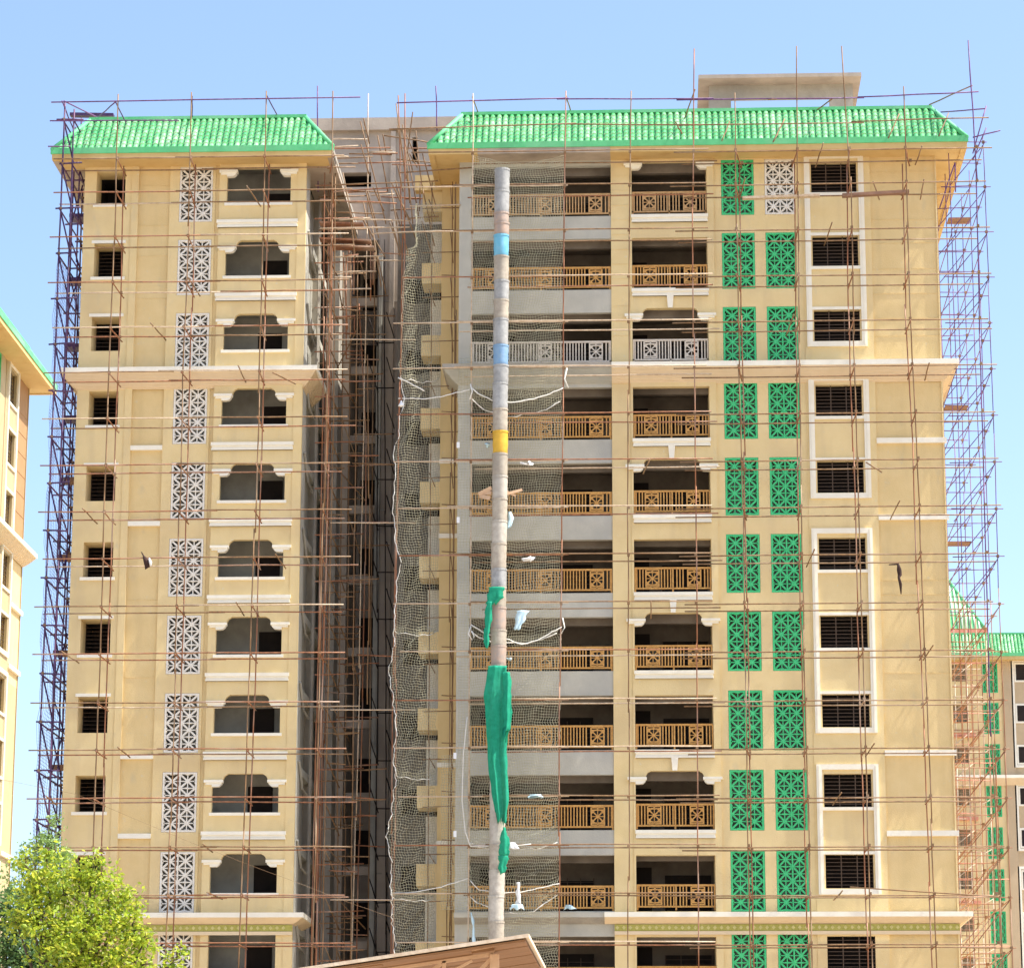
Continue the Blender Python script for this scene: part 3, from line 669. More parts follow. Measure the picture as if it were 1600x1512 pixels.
# --- scaffold along the right wing
s2 = root('scaffold', (4, YO, G), 'rust brown pipe scaffold across the front of the wider right wing', 'scaffolding')
UO = [[(738.5, 152), (738, 326), (736.7, 605), (735, 807), (734, 951), (733, 1308), (732, 1500)],
      [(885, 148), (883, 200), (881.7, 401), (880.4, 681), (875.4, 1051), (874, 1308), (873, 1500)],
      [(985.4, 148), (982, 401), (982, 681), (982, 1051), (982, 1500)],
      [(1085, 82), (1082.7, 351), (1086, 706), (1089, 1152), (1091, 1358), (1092, 1500)],
      [(1148, 151), (1149, 226), (1150.5, 376), (1155.5, 631), (1162, 807), (1164, 1051), (1169, 1283), (1173, 1459)],
      [(1245, 78), (1246.5, 351), (1250, 656), (1253, 900), (1260, 1127), (1265, 1358), (1268, 1500)],
      [(1316, 78), (1327, 226), (1330.7, 351), (1334, 555), (1339, 681), (1345.7, 926), (1352, 1152), (1358, 1308), (1362, 1500)],
      [(1411, 141), (1416, 276), (1418.6, 402), (1424, 555), (1433.7, 681), (1440, 926), (1448.7, 1101), (1456, 1300), (1464, 1500)],
      [(1512.8, 69), (1524, 165), (1526.5, 276), (1531, 500), (1540, 800), (1549, 1150), (1561, 1400), (1566, 1500)]]
UP8 = UO[8][5:]; UO[8] = UO[8][:6]  # violet sky fringe coloured on the upper length only
standard(s2, UP8, YO, M['rust2'])
XO = [standard(s2, u, YO, M['pale'] if i == 0 else M['violet'] if i == 8 else (M['rust'] if i in (1, 3) else M['rust2'])) for i, u in enumerate(UO)]
UI = []
for dx, u in ((5, UO[4]), (-5, UO[5]), (-6.5, UO[6]), (-7, UO[7])):
    UI.append([(x+dx, y) for x, y in u if y > 250])
    UI[-1].insert(0, (UI[-1][0][0], 262))
XI = [standard(s2, u, YI, M['rust']) for u in UI]
XI0 = [standard(s2, [(712+dx, 300), (710+dx, 700), (706+dx, 1100), (703+dx, 1480)], YI+2.6, M['rust2']) for dx in (0,)]
for i, (zo, zi) in enumerate(zip(ZO, ZI)):
    d1 = random.uniform(-.03, .03)
    xe = at(1548+i*.9, LV[i][0], YO).x+random.uniform(-.2, .25)
    if i: pole(s2, 'ledger', (at(616, 600, YO).x+random.uniform(-.1, .4), YO-.05, zo+.03), (at(888, 600, YO).x, YO-.05, zo+.03), m=M['pale'] if i % 3 else M['rust'])
    pole(s2, 'ledger', (at(700 if i else 560, 600, YO).x+random.uniform(0, 2), YO-.07, zo+.06+d1), (at(1110, 600, YO).x+random.uniform(-.15, .15), YO-.07, zo+.04))
    pole(s2, 'ledger', (at(1056, 600, YO).x+random.uniform(-.2, .3), YO-.05, zo-.08), (xe, YO-.05, zo-.06+d1), m=M['rust2'])
    pole(s2, 'ledger', (at(735, 600, YI).x+random.uniform(-.5, .5), YI-.07, zi+.05), (at(1110, 600, YI).x+random.uniform(-.1, .4), YI-.07, zi+.05+d1))
    pole(s2, 'ledger', (at(1060, 600, YI).x+random.uniform(-.2, .3), YI-.05, zi-.07), (at(1537+i*1.2, LV[i][1], YI).x+random.uniform(-.3, .2), YI-.05, zi-.05), m=M['rust2'])
    for j, a in enumerate(XO):
        x = a(zo)
        if j in (4, 5, 6, 7):
            b = XI[j-4]; pole(s2, 'transom', (x, YO-.15, zo-.1), (b(zi), YI+.4, zi-.1), m=M['rust']); coupler(s2, (b(zi), YI-.03, zi-.03))
        coupler(s2, (x, YO-.03, zo))
    if random.random() < .6:
        x = random.uniform(4, 12); pole(s2, 'transom', (x+.1, YO-.5, zo+.06), (x-.1, YI+.45, zi-.1), m=M['rust2'])
for z in lower_levels():
    pole(s2, 'ledger', (-8, YO, z), (15, YO, z)); pole(s2, 'ledger', (-5, YI, z), (14.5, YI, z))
for a in ((620, 161, 888, 153.5), (870, 155, 1115, 154), (1057, 156.5, 1350, 153), (1340, 152, 1529, 143.5)):
    pole(s2, 'ledger', at(a[0], a[1], YO), at(a[2], a[3], YO), m=M['violet'])
for a in ((608, 202, 900, 193), (870, 194, 1120, 195), (1060, 196, 1350, 192), (1330, 190, 1545, 184)):
    pole(s2, 'ledger', at(a[0], a[1], YO+.2), at(a[2], a[3], YO+.2), m=M['rust2'])
for a, b in (((738, 152, YO), (748, 178, .4)), ((885, 150, YO), (892, 176, .4)), ((1086, 140, YO), (1068, 190, 0)), ((1055, 190, -1.4), (1066, 210, -1.2)), ((1226, 186, -.7), (1208, 222, -1.4)),
             ((1405, 178, -.9), (1388, 216, -1.5)), ((1482, 177, -1), (1467, 213, -1.6)), ((1519, 134, YO), (1452, 164, .6)), ((1272, 176, .5), (1300, 155, YO)), ((1140, 190, -1), (1128, 220, -1.6)),
             ((1441, 228, -1.6), (1430, 258, -.9)), ((1364, 284, -1.6), (1374, 312, -.9)), ((1444, 280, -1.6), (1438, 312, -.9)), ((1452, 567, -2.6), (1445, 594, -.3)), ((372, 571, -2.6), (384, 597, -.3)), ((426, 582, -2.6), (462, 600, -1)),
             ((1353, 722, -2.2), (1378, 738, -2)), ((1328, 1385, -2.2), (1560, 1400, -2.6)), ((1015, 718, -2.4), (1005, 740, -1)), ((1017, 938, -2.3), (1017, 966, -2.1)), ((1214, 155, YO), (1200, 156, YO))):
    pole(s2, 'brace', at(*a), at(*b), m=M['rust2'])
mb = MB(); mb.bar(at(1316, 306, -1.4), at(1420, 300, -1.4), .12, .25); part(mb, 'plank', M['plank'], s2)
mb = MB(); mb.bar(at(1160, 310, -1.4), at(1281, 306, -1.4), .09, .25); part(mb, 'plank', M['pale'], s2)
# --- scaffold round the right-hand side wall, seen end on
s3 = root('scaffold', (14, 2, G), 'violet looking pipe scaffold standing beyond the right edge of the block', 'scaffolding')
def side_scaffold(par, xa, xb, rows, sgn, top, m0, m1, rr=.019):
    """rows: y of the cross frames; xa inner, xb outer; levels 1.85 m apart"""
    lv = []; z = top
    while z > G+.8: lv.append(z); z -= 1.83
    for r_, y in enumerate(rows):
        for x in ((xa, xb) if r_ % 2 == 0 else (xa+sgn*.1, xb-sgn*.06)):
            z = top+random.uniform(.3, .8)
            while z > G:
                z2 = max(G, z-6); mm = m0 if z > -8.5 or m0 is m1 else m1
                pole(par, 'standard', (x+random.uniform(-.03, .03), y, z), (x+random.uniform(-.03, .03), y, z2), r=rr, m=mm); z = z2
        for i, z in enumerate(lv):
            mm = m0 if z > -8.5 or m0 is m1 else m1
            pole(par, 'transom', (xa-sgn*.35, y, z+random.uniform(-.06, .06)), (xb+sgn*random.uniform(.1, .3), y, z), r=rr, m=mm, n=2)
            if (i+r_) % 2 == 0 or r_ == 0: pole(par, 'brace', (xa, y+.05, z-1.75), (xb, y+.05, z-.1), r=rr, m=mm, n=2)
            coupler(par, (xb, y, z))
    for i, z in enumerate(lv):
        mm = m0 if z > -8.5 or m0 is m1 else m1
        for x in (xa, xb): pole(par, 'ledger', (x, rows[0]-.3, z-.08), (x, rows[-1]+.4, z-.06), r=rr, m=mm, n=3)
side_scaffold(s3, 13.15, 14.5, (-.3, 2.2, 4.9, 7.8, 11.0), 1, 8.6, M['violet'], M['rust'])
for a, b in (((1470, 175.5, .2), (1540, 170, -1.6)), ((1520, 215, -1.8), (1563, 204, -1.8)), ((1520, 240, -1.8), (1541, 166, -1.6)), ((1541, 200, -1.5), (1520, 250, -1.5)), ((1468, 325, -.8), (1492, 255, -.8)), ((1492, 254, -.8), (1493, 300, -.8))):
    pole(s3, 'brace', at(*a), at(*b), m=M['violet'])
for y0_, px in ((360, 1500), (650, 1495), (860, 1500)):
    mb = MB(); p = at(px, y0_, 5); mb.box(p.x-.6, p.x+.3, 3.5, 4.2, p.z, p.z+.06); part(mb, 'plank', M['plank'], s3)
# --- scaffold tower outside the left edge
s4 = root('scaffold', (-22, 2, G), 'dark scaffold tower with violet sky fringe and fine netting beside the left edge of the block', 'scaffolding')
side_scaffold(s4, -21.0, -21.42, (-1.6, .4, 2.6), -1, 9.6, M['navy'], M['navy'], .034)
for py in (343, 442, 545, 657, 753, 873, 1022, 1200):
    p = at(110, py, 1.5); mb = MB(); mb.box(-21.6, -20.95, 1.0, 1.8, p.z-.06, p.z+.08); part(mb, 'plank', M['navy'] if py < 700 else M['plank'], s4)
mb = MB(); mb.bar(at(110, 180, 1.5), at(178, 181, 1.5), .12, .3); part(mb, 'plank', M['navy'], s4)
for z in [9-3.66*i for i in range(11)]:
    pole(s4, 'brace', (-21.4, .45, z), (-20.95, .45, z-1.3), r=.032, m=M['navy'], n=2); pole(s4, 'brace', (-21.0, .5, z-1.4), (-21.4, .5, z-3.0), r=.032, m=M['navy'], n=2)
# --- scaffolds inside the light well
s5 = root('scaffold', (-11, 3, G), 'tangled red brown scaffold deep in the shaded gap between the wings', 'scaffolding')
for dx, Y, mm in ((0, 1.0, M['rust']), (5, 3.0, M['rust']), (9, 3.0, M['rust']), (16, 1.0, M['rust2']), (13, 5.5, M['rust'])):
    standard(s5, [(508+dx, 262+Y*8), (505+dx, 600), (497+dx, 1000), (489+dx, 1400), (486+dx, 1505)], Y, mm)
standard(s5, [(575, 152), (573, 400), (568, 700), (563, 1000), (555, 1300), (549, 1500)], 3.0, M['pale'])
standard(s5, [(560, 480), (572, 700), (570, 900), (565, 1150), (557, 1500)], 4.5, M['rust'])
standard(s5, [(591, 380), (590, 700), (590, 1000), (588, 1500)], 8.2, M['dark'])
standard(s5, [(601, 380), (601, 700), (604, 1000), (604, 1500)], 8.0, M['dark'])
standard(s5, [(623, 155), (628, 300), (630, 480), (620, 700), (615, 1000), (612, 1450)], 1.0, M['rust'])
standard(s5, [(633, 152), (635, 300), (628, 480), (622, 700), (619, 1000), (616, 1450)], -.6, M['rust'])
standard(s5, [(497, 140), (497, 200), (498, 300)], 2.0, M['violet'], z_to=1)
standard(s5, [(681, 140), (683, 205)], 3.0, M['violet'], z_to=1)
standard(s5, [(575, 560), (577, 800), (574, 1100)], 2.0, M['rust2'], z_to=1)
for i, (a, b) in enumerate(LV):
    Y = 1.0; zz = at(510, a, Y).z
    pole(s5, 'ledger', at(492, b+22, 1.0), at(568, b+20, 3.0), m=M['rust']); pole(s5, 'ledger', at(498, b+40, 3.0), at(574-i, b+38, 4.5), m=M['rust2'])
    pole(s5, 'brace', at(508, b, 1.5), at(530, b+50, 3.5), m=M['rust2'])
    if i > 3:
        pole(s5, 'brace', at(577, b-30, 8.0), at(591, b+15, 8.0), m=M['dark']); pole(s5, 'brace', at(604, b-40, 8.0), at(616, b, 8.0), m=M['dark'])
        pole(s5, 'ledger', at(588, b+8, 8.1), at(616, b+8, 8.1), m=M['dark'], n=2)
    if i % 4 == 0 and i > 3: pole(s5, 'ledger', at(516, b+3, .5), at(650, b+3, .5), m=M['pale'])
for i, (a, b) in enumerate(LV[3:]):
    for _ in range(4):
        Y = random.uniform(1, 8); x0 = random.uniform(503, 560); y = a+random.uniform(-5, 60)
        pole(s5, 'ledger', at(x0, y, Y), at(x0+random.uniform(25, 75), y+random.uniform(-3, 3), Y), m=random.choice((M['rust'], M['rust2'])), n=2)
    pole(s5, 'brace', at(random.uniform(510, 560), a, 4), at(random.uniform(520, 575), a+random.uniform(40, 75), 5), m=M['rust2'], n=2)
for x, Y in ((533, 3.5), (545, 5), (583, 7), (555, 2)): standard(s5, [(x+3, 400), (x, 700), (x-4, 1100), (x-8, 1500)], Y, M['rust2'])
for i in range(16): 
    x = random.uniform(530, 665); y = random.uniform(200, 360); Y = random.uniform(0, 4); pole(s5, 'brace', at(x, y, Y), at(x+random.uniform(5, 22), y+random.uniform(45, 110), Y+.5), m=M['rust2'], n=2)
for i in range(22): 
    x = random.uniform(520, 650); y = random.uniform(205, 420); Y = random.uniform(0, 5); pole(s5, 'ledger', at(x, y, Y), at(x+random.uniform(20, 80), y+random.uniform(-4, 4), Y), m=random.choice((M['rust'], M['rust2'], M['pale'])), n=2)
TANG = [(563, 190, 603, 350, 1), (564, 226, 576, 272, 0), (590, 212, 606, 300, 3), (598, 210, 603, 240, 2), (619, 162, 634, 280, -1), (621, 196, 640, 300, 0), (629, 195, 645, 350, 1), (621, 258, 630, 300, -1),
        (660, 240, 681, 322, 0), (611, 285, 641, 345, 1), (565, 340, 602, 402, 2), (609, 348, 622, 385, 2), (571, 297, 592, 372, 1), (583, 293, 600, 330, 0), (640, 240, 652, 262, 1), (645, 175, 636, 240, 1), (657, 285, 655, 330, 2),
        (568, 185, 577, 225, 1), (612, 345, 625, 400, 1), (590, 400, 603, 460, 2), (575, 300, 590, 360, 2), (563, 410, 575, 450, 3)]
for a in TANG: pole(s5, 'brace', at(a[0], a[1], a[4]), at(a[2], a[3], a[4]+.6), m=M['rust2'])
for a in ((609, 203, 700, 198), (600, 212, 672, 223), (520, 217, 575, 218), (522, 232, 610, 231), (520, 245, 545, 245), (522, 256, 560, 256), (620, 249, 690, 255), (612, 257, 688, 260), (520, 289, 685, 283), (500, 312, 620, 318), (520, 332, 600, 334),
          (522, 342, 640, 345), (500, 357, 640, 355), (580, 365, 655, 362), (518, 384, 585, 386), (520, 402, 600, 400), (520, 425, 588, 424), (523, 433, 549, 433), (520, 452, 580, 451), (525, 495, 555, 494), (525, 520, 556, 521), (520, 230, 560, 228), (520, 300, 640, 292), (625, 270, 740, 262), (640, 322, 720, 320)):
    Y = random.uniform(-.5, 3.5); pole(s5, 'ledger', at(a[0], a[1], Y), at(a[2], a[3], Y+.1), m=random.choice((M['rust'], M['pale'], M['rust2'])), n=3)
for a in ((500, 350, 568, 352), (500, 375, 580, 378), (520, 387, 585, 388)):
    mb = MB(); mb.bar(at(a[0], a[1], 2), at(a[2], a[3], 2), .07, .5); part(mb, 'plank', M['rust'], s5)
for x0, y0, x1, y1 in ((579, 382, 579, 470), (553, 385, 553, 460), (583, 388, 583, 445), (549, 433, 549, 455), (554, 497, 554, 521), (545, 385, 545, 430), (536, 395, 543, 515), (541, 400, 541, 560)):
    pole(s5, 'standard', at(x0, y0, 3), at(x1, y1, 3), m=M['rust'], n=2)
for p_, b_ in CPL.items(): part(b_, 'couplers', M['rust2'], p_, kind='stuff')
s6 = root('scaffold', (-6, 1.5, G), 'brown ladder-like scaffold before the yellow strip left of the net', 'scaffolding')
for x0, Y in ((707, 1.6), (713, 1.2), (676, 2.2)):
    standard(s6, [(x0, 290), (x0-2, 700), (x0-5, 1100), (x0-9, 1500)], Y, M['rust2'], .022)
for i, (a, b) in enumerate(LV):
    if i == 0: continue
    pole(s6, 'ledger', at(690, a-12, 1.6), at(712, a-11, 1.6), .022, M['rust2'], n=2); pole(s6, 'ledger', at(660, b+6, 2.0), at(735, b+4, 1.6), .022, M['rust2'], n=2)
    pole(s6, 'brace', at(704, a-8, 1.4), at(708, b+22, 1.4), .022, M['rust2'], n=2)
    if i % 2: pole(s6, 'brace', at(670, a+10, 2.2), at(680, b+20, 2.2), .022, M['rust2'], n=2)

# ------------------------------------------------------------------ NETS
def net(fun, nu, nv, r, m, label, group=None, name='safety_net', rope=None, rr=.03):
    P_ = [[Vector(fun(i/nu, j/nv)) for i in range(nu+1)] for j in range(nv+1)]
    v = []; f = []
    def strand(pts):
        n = len(pts); b = len(v)
        for i, p in enumerate(pts):
            d = pts[min(i+1, n-1)]-pts[max(i-1, 0)]
            a = Vector((-d.z, 0, d.x)); a = a.normalized()*r if a.length > 1e-9 else Vector((r, 0, 0))
            v.extend((tuple(p+a), tuple(p-a), tuple(p+Vector((0, r*1.4, 0)))))
        for i in range(n-1):
            q = b+3*i; f.extend(((q, q+1, q+4, q+3), (q+1, q+2, q+5, q+4), (q+2, q, q+3, q+5)))
    for j in range(nv+1): strand(P_[j])
    for i in range(nu+1): strand([P_[j][i] for j in range(nv+1)])
    base = P_[-1][nu//2]
    e = root(name, base, label, 'net', group)
    me = bpy.data.meshes.new('mesh'); me.from_pydata([tuple(Vector(q)-base) for q in v], [], f); me.materials.append(m); me.update()
    obj('netting', me, e)
    if rope:
        for side in rope:
            pts = P_[0] if side == 't' else P_[-1] if side == 'b' else [row[0] for row in P_] if side == 'l' else [row[-1] for row in P_]
            mb = MB(); mb.tube([p+Vector((0, -.02, random.uniform(-.015, .015))) for p in pts], [rr*random.uniform(.7, 1.25) for _ in pts], 5); part(mb, 'edge_rope', M['rope'], e, True)
    return e
def nz(x, s=0): return sin(x*1.7+s)+.5*sin(x*3.9+s*2.3)+.3*sin(x*7.1+s*1.1)
pieces = [(242, 640, 24, 'upper net over the bare grey balconies, from roof to first sagging rope'), (600, 1000, 20, 'net over the bare grey balconies ending in the wide rope swag'),
          (990, 1330, 10, 'bunched net over the grey balconies beside the green cloth'), (1290, 1412, 26, 'short net with torn plastic hanging in it low on the grey bay'), (1390, 1530, 6, 'lowest net over the grey bay just above the brown canopy')]
for n_, (y0, y1, sag, lab) in enumerate(pieces):
    a0, a1 = at(737, y0, YO+.2), at(882-(y0-240)*.008, y0, YO+.2); b0, b1 = at(734, y1-14, YO+.2), at(878-(y1-240)*.006, y1-14, YO+.2)
    def fun(u, v, a0=a0, a1=a1, b0=b0, b1=b1, sag=sag, n_=n_):
        t = a0.lerp(a1, u); b = b0.lerp(b1, u); p = t.lerp(b, v)
        s_ = 4*u*(1-u)
        tp = (.35 if n_ == 0 else .1)*s_*(1-v)**8
        p.z -= sag*.026*s_*v**4 + tp + .05*nz(u*5+v*3, n_)*v
        p.x += .045*nz(v*26+u*2, n_)+.10*sin(v*9+n_)*sin(pi*u)
        p.y += -.12*s_*abs(sin(v*(b0.z-t.z)/1.85*.5+n_))+.06*nz(u*6+v*9, n_+3)
        return p
    h = (a0.z-b0.z)
    net(fun, 36, int(h/.10), .0068, M['net'], lab, 'safety nets over the grey balcony bay', rope='b', rr=.022)
# net wrapped round the corner scaffold left of it
sp = [(318, 590, 'dark patch of net high on the corner scaffold beside the yellow strip'), (585, 985, 'long net down the corner scaffold from the white lamp'), (975, 1210, 'bulging net with a pleated top in the middle of the corner scaffold'), (1200, 1400, 'lower bulging net on the corner scaffold'), (1390, 1490, 'last net on the corner scaffold over the canopy')]
for n_, (y0, y1, lab) in enumerate(sp):
    def fun(u, v, y0=y0, y1=y1, n_=n_):
        y = y0+(y1-y0)*v; lx = 634 if y < 400 else 634-(y-400)/300*14 if y < 700 else 620-(y-700)/800*10
        lx += 4.5*nz(y/75)*(1 if y > 560 else .4); rx = 689-(y-300)*.010
        x = lx+(rx-lx)*u
        if n_ == 0 and v < .25: x = max(x, 650+15*(.25-v)*u)
        p = at(x, y+1.6*nz(u*4+v*5)+(7*sin(pi*u) if n_ >= 2 else 0)*(1-v)**3+8*4*u*(1-u)*v**6, YO+.5+2.2*u)
        p.y += .08*nz(u*9+v*14, 1); p.x += .03*nz(v*30+u*4, 2); return p
    net(fun, 17, int((y1-y0)/4.1), .006, M['net'], lab, 'safety nets on the corner scaffold', rope='lb' if n_ else 'b', rr=.017)
for n_, (y0, y1, x0, x1, lab) in enumerate(((1180, 1420, 690, 735, 'thin net over the low grey column and yellow strip'), (560, 1180, 716, 735, 'narrow strip of net over the grey column'))):
    def fun(u, v, y0=y0, y1=y1, x0=x0, x1=x1, n_=n_):
        p = at(x0+(x1-x0)*u, y0+(y1-y0)*v, YO+.6+.8*(1-u)); p.y += .06*nz(u*7+v*11, n_); p.x += .02*nz(v*30); return p
    net(fun, int((x1-x0)/4), int((y1-y0)/4.2), .007, M['net'], lab)
for n_, (xa, xb, Yn, lab) in enumerate(((-21.5, -20.95, 2.9, 'fine blue grey net behind the left scaffold tower'), (-21.55, -21.42, -1.4, 'strip of violet net on the outer edge of the left scaffold tower'))):
    def fun(u, v, xa=xa, xb=xb, Yn=Yn, n_=n_):
        return Vector((xa+(xb-xa)*u+.04*nz(v*30, n_), Yn+.05*nz(u*5+v*20)+(3.6*u if n_ else 0), 4.0-33*v+.04*nz(u*4+v*20)))
    net(fun, 14, 260, .0075, M['netb'], lab)

# ------------------------------------------------------------------ ropes, lamp, cable
def rope(pix, Y, r, label, cat='rope', m=None, name='rope', sagx=0):
    mb = MB(); pts = [at(x, y, Y) for x, y in pix]; out = []
    for a, b in zip(pts, pts[1:]):
        for i in range(4): out.append(a.lerp(b, i/4)+Vector((0, 0, random.uniform(-.02, .02))))
    out.append(pts[-1]); mb.tube(out, r, 5); return single(mb, name, m or M['rope'], label, cat, smooth=True)
rope([(622, 590), (640, 598), (663, 611)], YO, .026, 'thick pale rope slanting down from the lamp pole to the corner net')
rope([(622, 623), (645, 622), (660, 623), (690, 620), (720, 612), (735, 608)], YO, .02, 'knotted rope slung level with the white lamp')
rope([(737, 606), (750, 617), (775, 628), (805, 629), (835, 623), (860, 615), (880, 606)], YO-.1, .026, 'uppermost thick white rope swag across the pipe')
rope([(736, 976), (760, 990), (790, 998), (815, 1006), (835, 1002), (858, 990), (878, 979)], YO-.1, .024, 'white rope swag below the pale blue cloth')
rope([(735, 1375), (748, 1390), (780, 1394), (812, 1394), (840, 1387), (874, 1380)], YO-.1, .018, 'lowest rope swag across the grey bay')
rope([(730, 1120), (724, 1180), (722, 1250), (727, 1300), (735, 1321), (790, 1322), (830, 1318)], YO-.1, .02, 'pale hose looping down the pole and along the lower bay', 'hose')
rope([(612, 1395), (650, 1393), (690, 1385), (731, 1372)], YO, .018, 'rope along the bottom of the corner net')
rope([(0, 1217), (120, 1240), (260, 1300), (420, 1362), (540, 1408), (612, 1432)], -4.0, .005, 'thin grey cable slanting down across the left wing', 'cable', M['rust2'], 'cable')
for lab, pts, mm in (('white knot of rope on the pole beside the first swag', [(735, 600), (738, 612), (734, 624)], 'rope'), ('white knot where the middle swag meets the right pole', [(879, 965), (882, 980), (877, 990)], 'rope'),
                     ('knot of rope hanging in a loop on the left pole', [(736, 978), (732, 990), (738, 1000), (741, 994), (737, 985)], 'rope'), ('pale rope tail tied on the pole under the cornice', [(886, 575), (882, 592), (888, 606)], 'rope')):
    mb = MB(); P_ = [at(x, y, YO-.1) for x, y in pts]; mb.tube(P_, [.03]*len(P_), 6); single(mb, 'rope_knot', M['rope'], lab, 'knot', smooth=True)
lp = at(627, 634, YO-.1); lamp = root('work_lamp', lp, 'small white bell shaped work lamp on the corner scaffold', 'lamp')
mb = MB(); pr = [(.02, .22), (.04, .16), (.05, .12), (.11, .03), (.13, 0), (.05, -.03), (.001, -.05)]; n = 12
vs = [(lp.x+r*cos(2*pi*k/n), lp.y+r*sin(2*pi*k/n), lp.z+z) for r, z in pr for k in range(n)]
mb.add(vs, [(i*n+k, (i+1)*n+k, (i+1)*n+(k+1) % n, i*n+(k+1) % n) for i in range(len(pr)-1) for k in range(n)]); part(mb, 'shade', M['bagw'], lamp, True)
mb = MB(); mb.tube([lp+Vector((0, 0, .2)), lp+Vector((0, 0, .45))], .03); part(mb, 'holder', M['rust'], lamp)

# ------------------------------------------------------------------ RUBBISH CHUTE
chY = YO-.42
ch = root('rubbish_chute', at(776, 1500, chY), 'long segmented debris pipe with blue, rusty and yellow sections down the grey bay', 'chute')
def chx(py): return 784.5-(py-266)*.0077
SEG = [(266, 300, 'grey'), (300, 334, 'grey'), (334, 350, 'rusty'), (350, 369, 'rusty'), (369, 402, 'blue'), (402, 440, 'sand'), (440, 470, 'grey'), (470, 500, 'sand'), (500, 541, 'grey'), (541, 572, 'dblue'), (572, 600, 'grey'), (600, 640, 'grey'),
       (640, 675, 'sand'), (675, 710, 'yellow'), (710, 745, 'sand'), (745, 780, 'pale'), (780, 815, 'sand'), (815, 850, 'pale'), (850, 890, 'sand'), (890, 918, 'grey'), (918, 950, 'sand'), (950, 985, 'rusty'), (985, 1010, 'sand'), (1010, 1040, 'rusty'),
       (1040, 1080, 'sand'), (1080, 1120, 'grey'), (1120, 1160, 'sand'), (1160, 1200, 'sand'), (1200, 1240, 'pale'), (1240, 1280, 'pale'), (1280, 1320, 'pale'), (1320, 1360, 'sand'), (1360, 1400, 'pale'), (1400, 1440, 'pale'), (1440, 1480, 'sand'), (1480, 1530, 'pale')]
for a, b, c in SEG:
    p, q = at(chx(a), a, chY), at(chx(b), b, chY); mb = MB(); j = random.uniform(-.015, .015); R_ = .285; pts = []; rad = []
    n = max(3, int((b-a)/6))
    for i in range(n+1):
        t = i/n; pts.append(p.lerp(q, t)+Vector((j, 0, 0))); rad.append(R_*(1.0-.03*t)+(.012 if i % 2 else 0)+random.uniform(-.006, .006))
    pts.append(q+Vector((j, 0, -.05))); rad.append(R_*.93)
    mb.tube(pts, rad, 18, cap=False); part(mb, 'pipe_section', CH[c], ch, True)
    mb = MB(); mb.tube([p+Vector((j, 0, .02)), p+Vector((j, 0, -.05))], R_+.02, 18, cap=False); part(mb, 'collar', CH[c], ch)
zb = at(775, 1530, chY).z
mb = MB(); mb.tube([(at(775, 1530, chY).x, chY, zb), (at(775, 1530, chY).x-.2, chY, G+2)], .28, 16, cap=False); part(mb, 'pipe_section', CH['pale'], ch, True)

# ------------------------------------------------------------------ CLOTHS AND LITTER
def sheet(fn, nu, nv, m, name, label, cat, th=.012, group=None, smooth=True):
    mb = MB(); P_ = [[Vector(fn(i/nu, j/nv)) for i in range(nu+1)] for j in range(nv+1)]
    vs = [p for row in P_ for p in row]; n = len(vs); vs2 = [p+Vector((0, th, 0)) for p in vs]; fs = []
    W_ = nu+1
    for j in range(nv):
        for i in range(nu): a = j*W_+i; fs.append((a, a+W_, a+W_+1, a+1)); fs.append((n+a, n+a+1, n+a+W_+1, n+a+W_))
    edge = [i for i in range(W_)]+[(j+1)*W_-1 for j in range(1, nv+1)]+[nv*W_+i for i in range(nu-1, -1, -1)]+[j*W_ for j in range(nv-1, 0, -1)]
    for a, b in zip(edge, edge[1:]+edge[:1]): fs.append((a, b, n+b, n+a))
    mb.add(vs+vs2, fs); return single(mb, name, m, label, cat, group, smooth)
def drape(y0, y1, xl, xr, Y, fold=.12, seed=0, jag=.02):
    def fn(u, v):
        y = y0+(y1-y0)*v; def_l = xl(v); def_r = xr(v)
        p = at(def_l+(def_r-def_l)*u, y, Y)
        p.y += -.10*sin(pi*u)+fold*.6*nz(u*6+v*.9+.3*sin(v*5), seed)*(.35+.65*v)+.006*nz(v*17+u*9, seed)
        p.x += .012*nz(v*7+seed+u, seed)*(2 if u in (0, 1) else 1); p.z += (jag*1.6*nz(u*23, seed)) if v > .94 else 0
        return p
    return fn
def lerpl(ks):
    def f(v):
        for (a, x), (b, y) in zip(ks, ks[1:]):
            if v <= b: return x+(y-x)*(v-a)/(b-a)
        return ks[-1][1]
    return f
cY = chY-.34
sheet(drape(1040, 1285, lerpl([(0, 762), (.2, 757), (.5, 760), (.8, 768), (1, 775)]), lerpl([(0, 793), (.3, 796), (.55, 793), (.8, 794), (1, 792)]), cY, .14, 1, .1), 14, 60, M['cloth'], 'shade_cloth', 'long bright green cloth wrapped round the chute and hanging to the lower floors', 'cloth')
sheet(drape(1050, 1150, lerpl([(0, 786), (1, 784)]), lerpl([(0, 797), (.4, 800), (.9, 798), (1, 790)]), cY-.12, .10, 4, .1), 8, 24, M['cloth'], 'shade_cloth', 'short green flap hanging over the top of the long green cloth', 'cloth')
sheet(drape(917, 944, lerpl([(0, 764), (1, 759)]), lerpl([(0, 788), (.6, 786), (1, 776)]), cY, .06, 2), 10, 12, M['cloth'], 'shade_cloth', 'green cloth collar tied round the chute above the white swag', 'cloth')
sheet(drape(940, 1012, lerpl([(0, 760), (.6, 756), (1, 757)]), lerpl([(0, 771), (.6, 766), (1, 762)]), cY-.03, .06, 3), 6, 24, M['cloth'], 'shade_cloth', 'thin tail of green cloth trailing left of the chute', 'cloth')
sheet(drape(1292, 1336, lerpl([(0, 785), (.6, 780), (1, 780)]), lerpl([(0, 790), (.6, 797), (1, 795)]), cY, .06, 5), 6, 14, M['cloth'], 'shade_cloth', 'small green scrap caught above the lower hose', 'cloth')
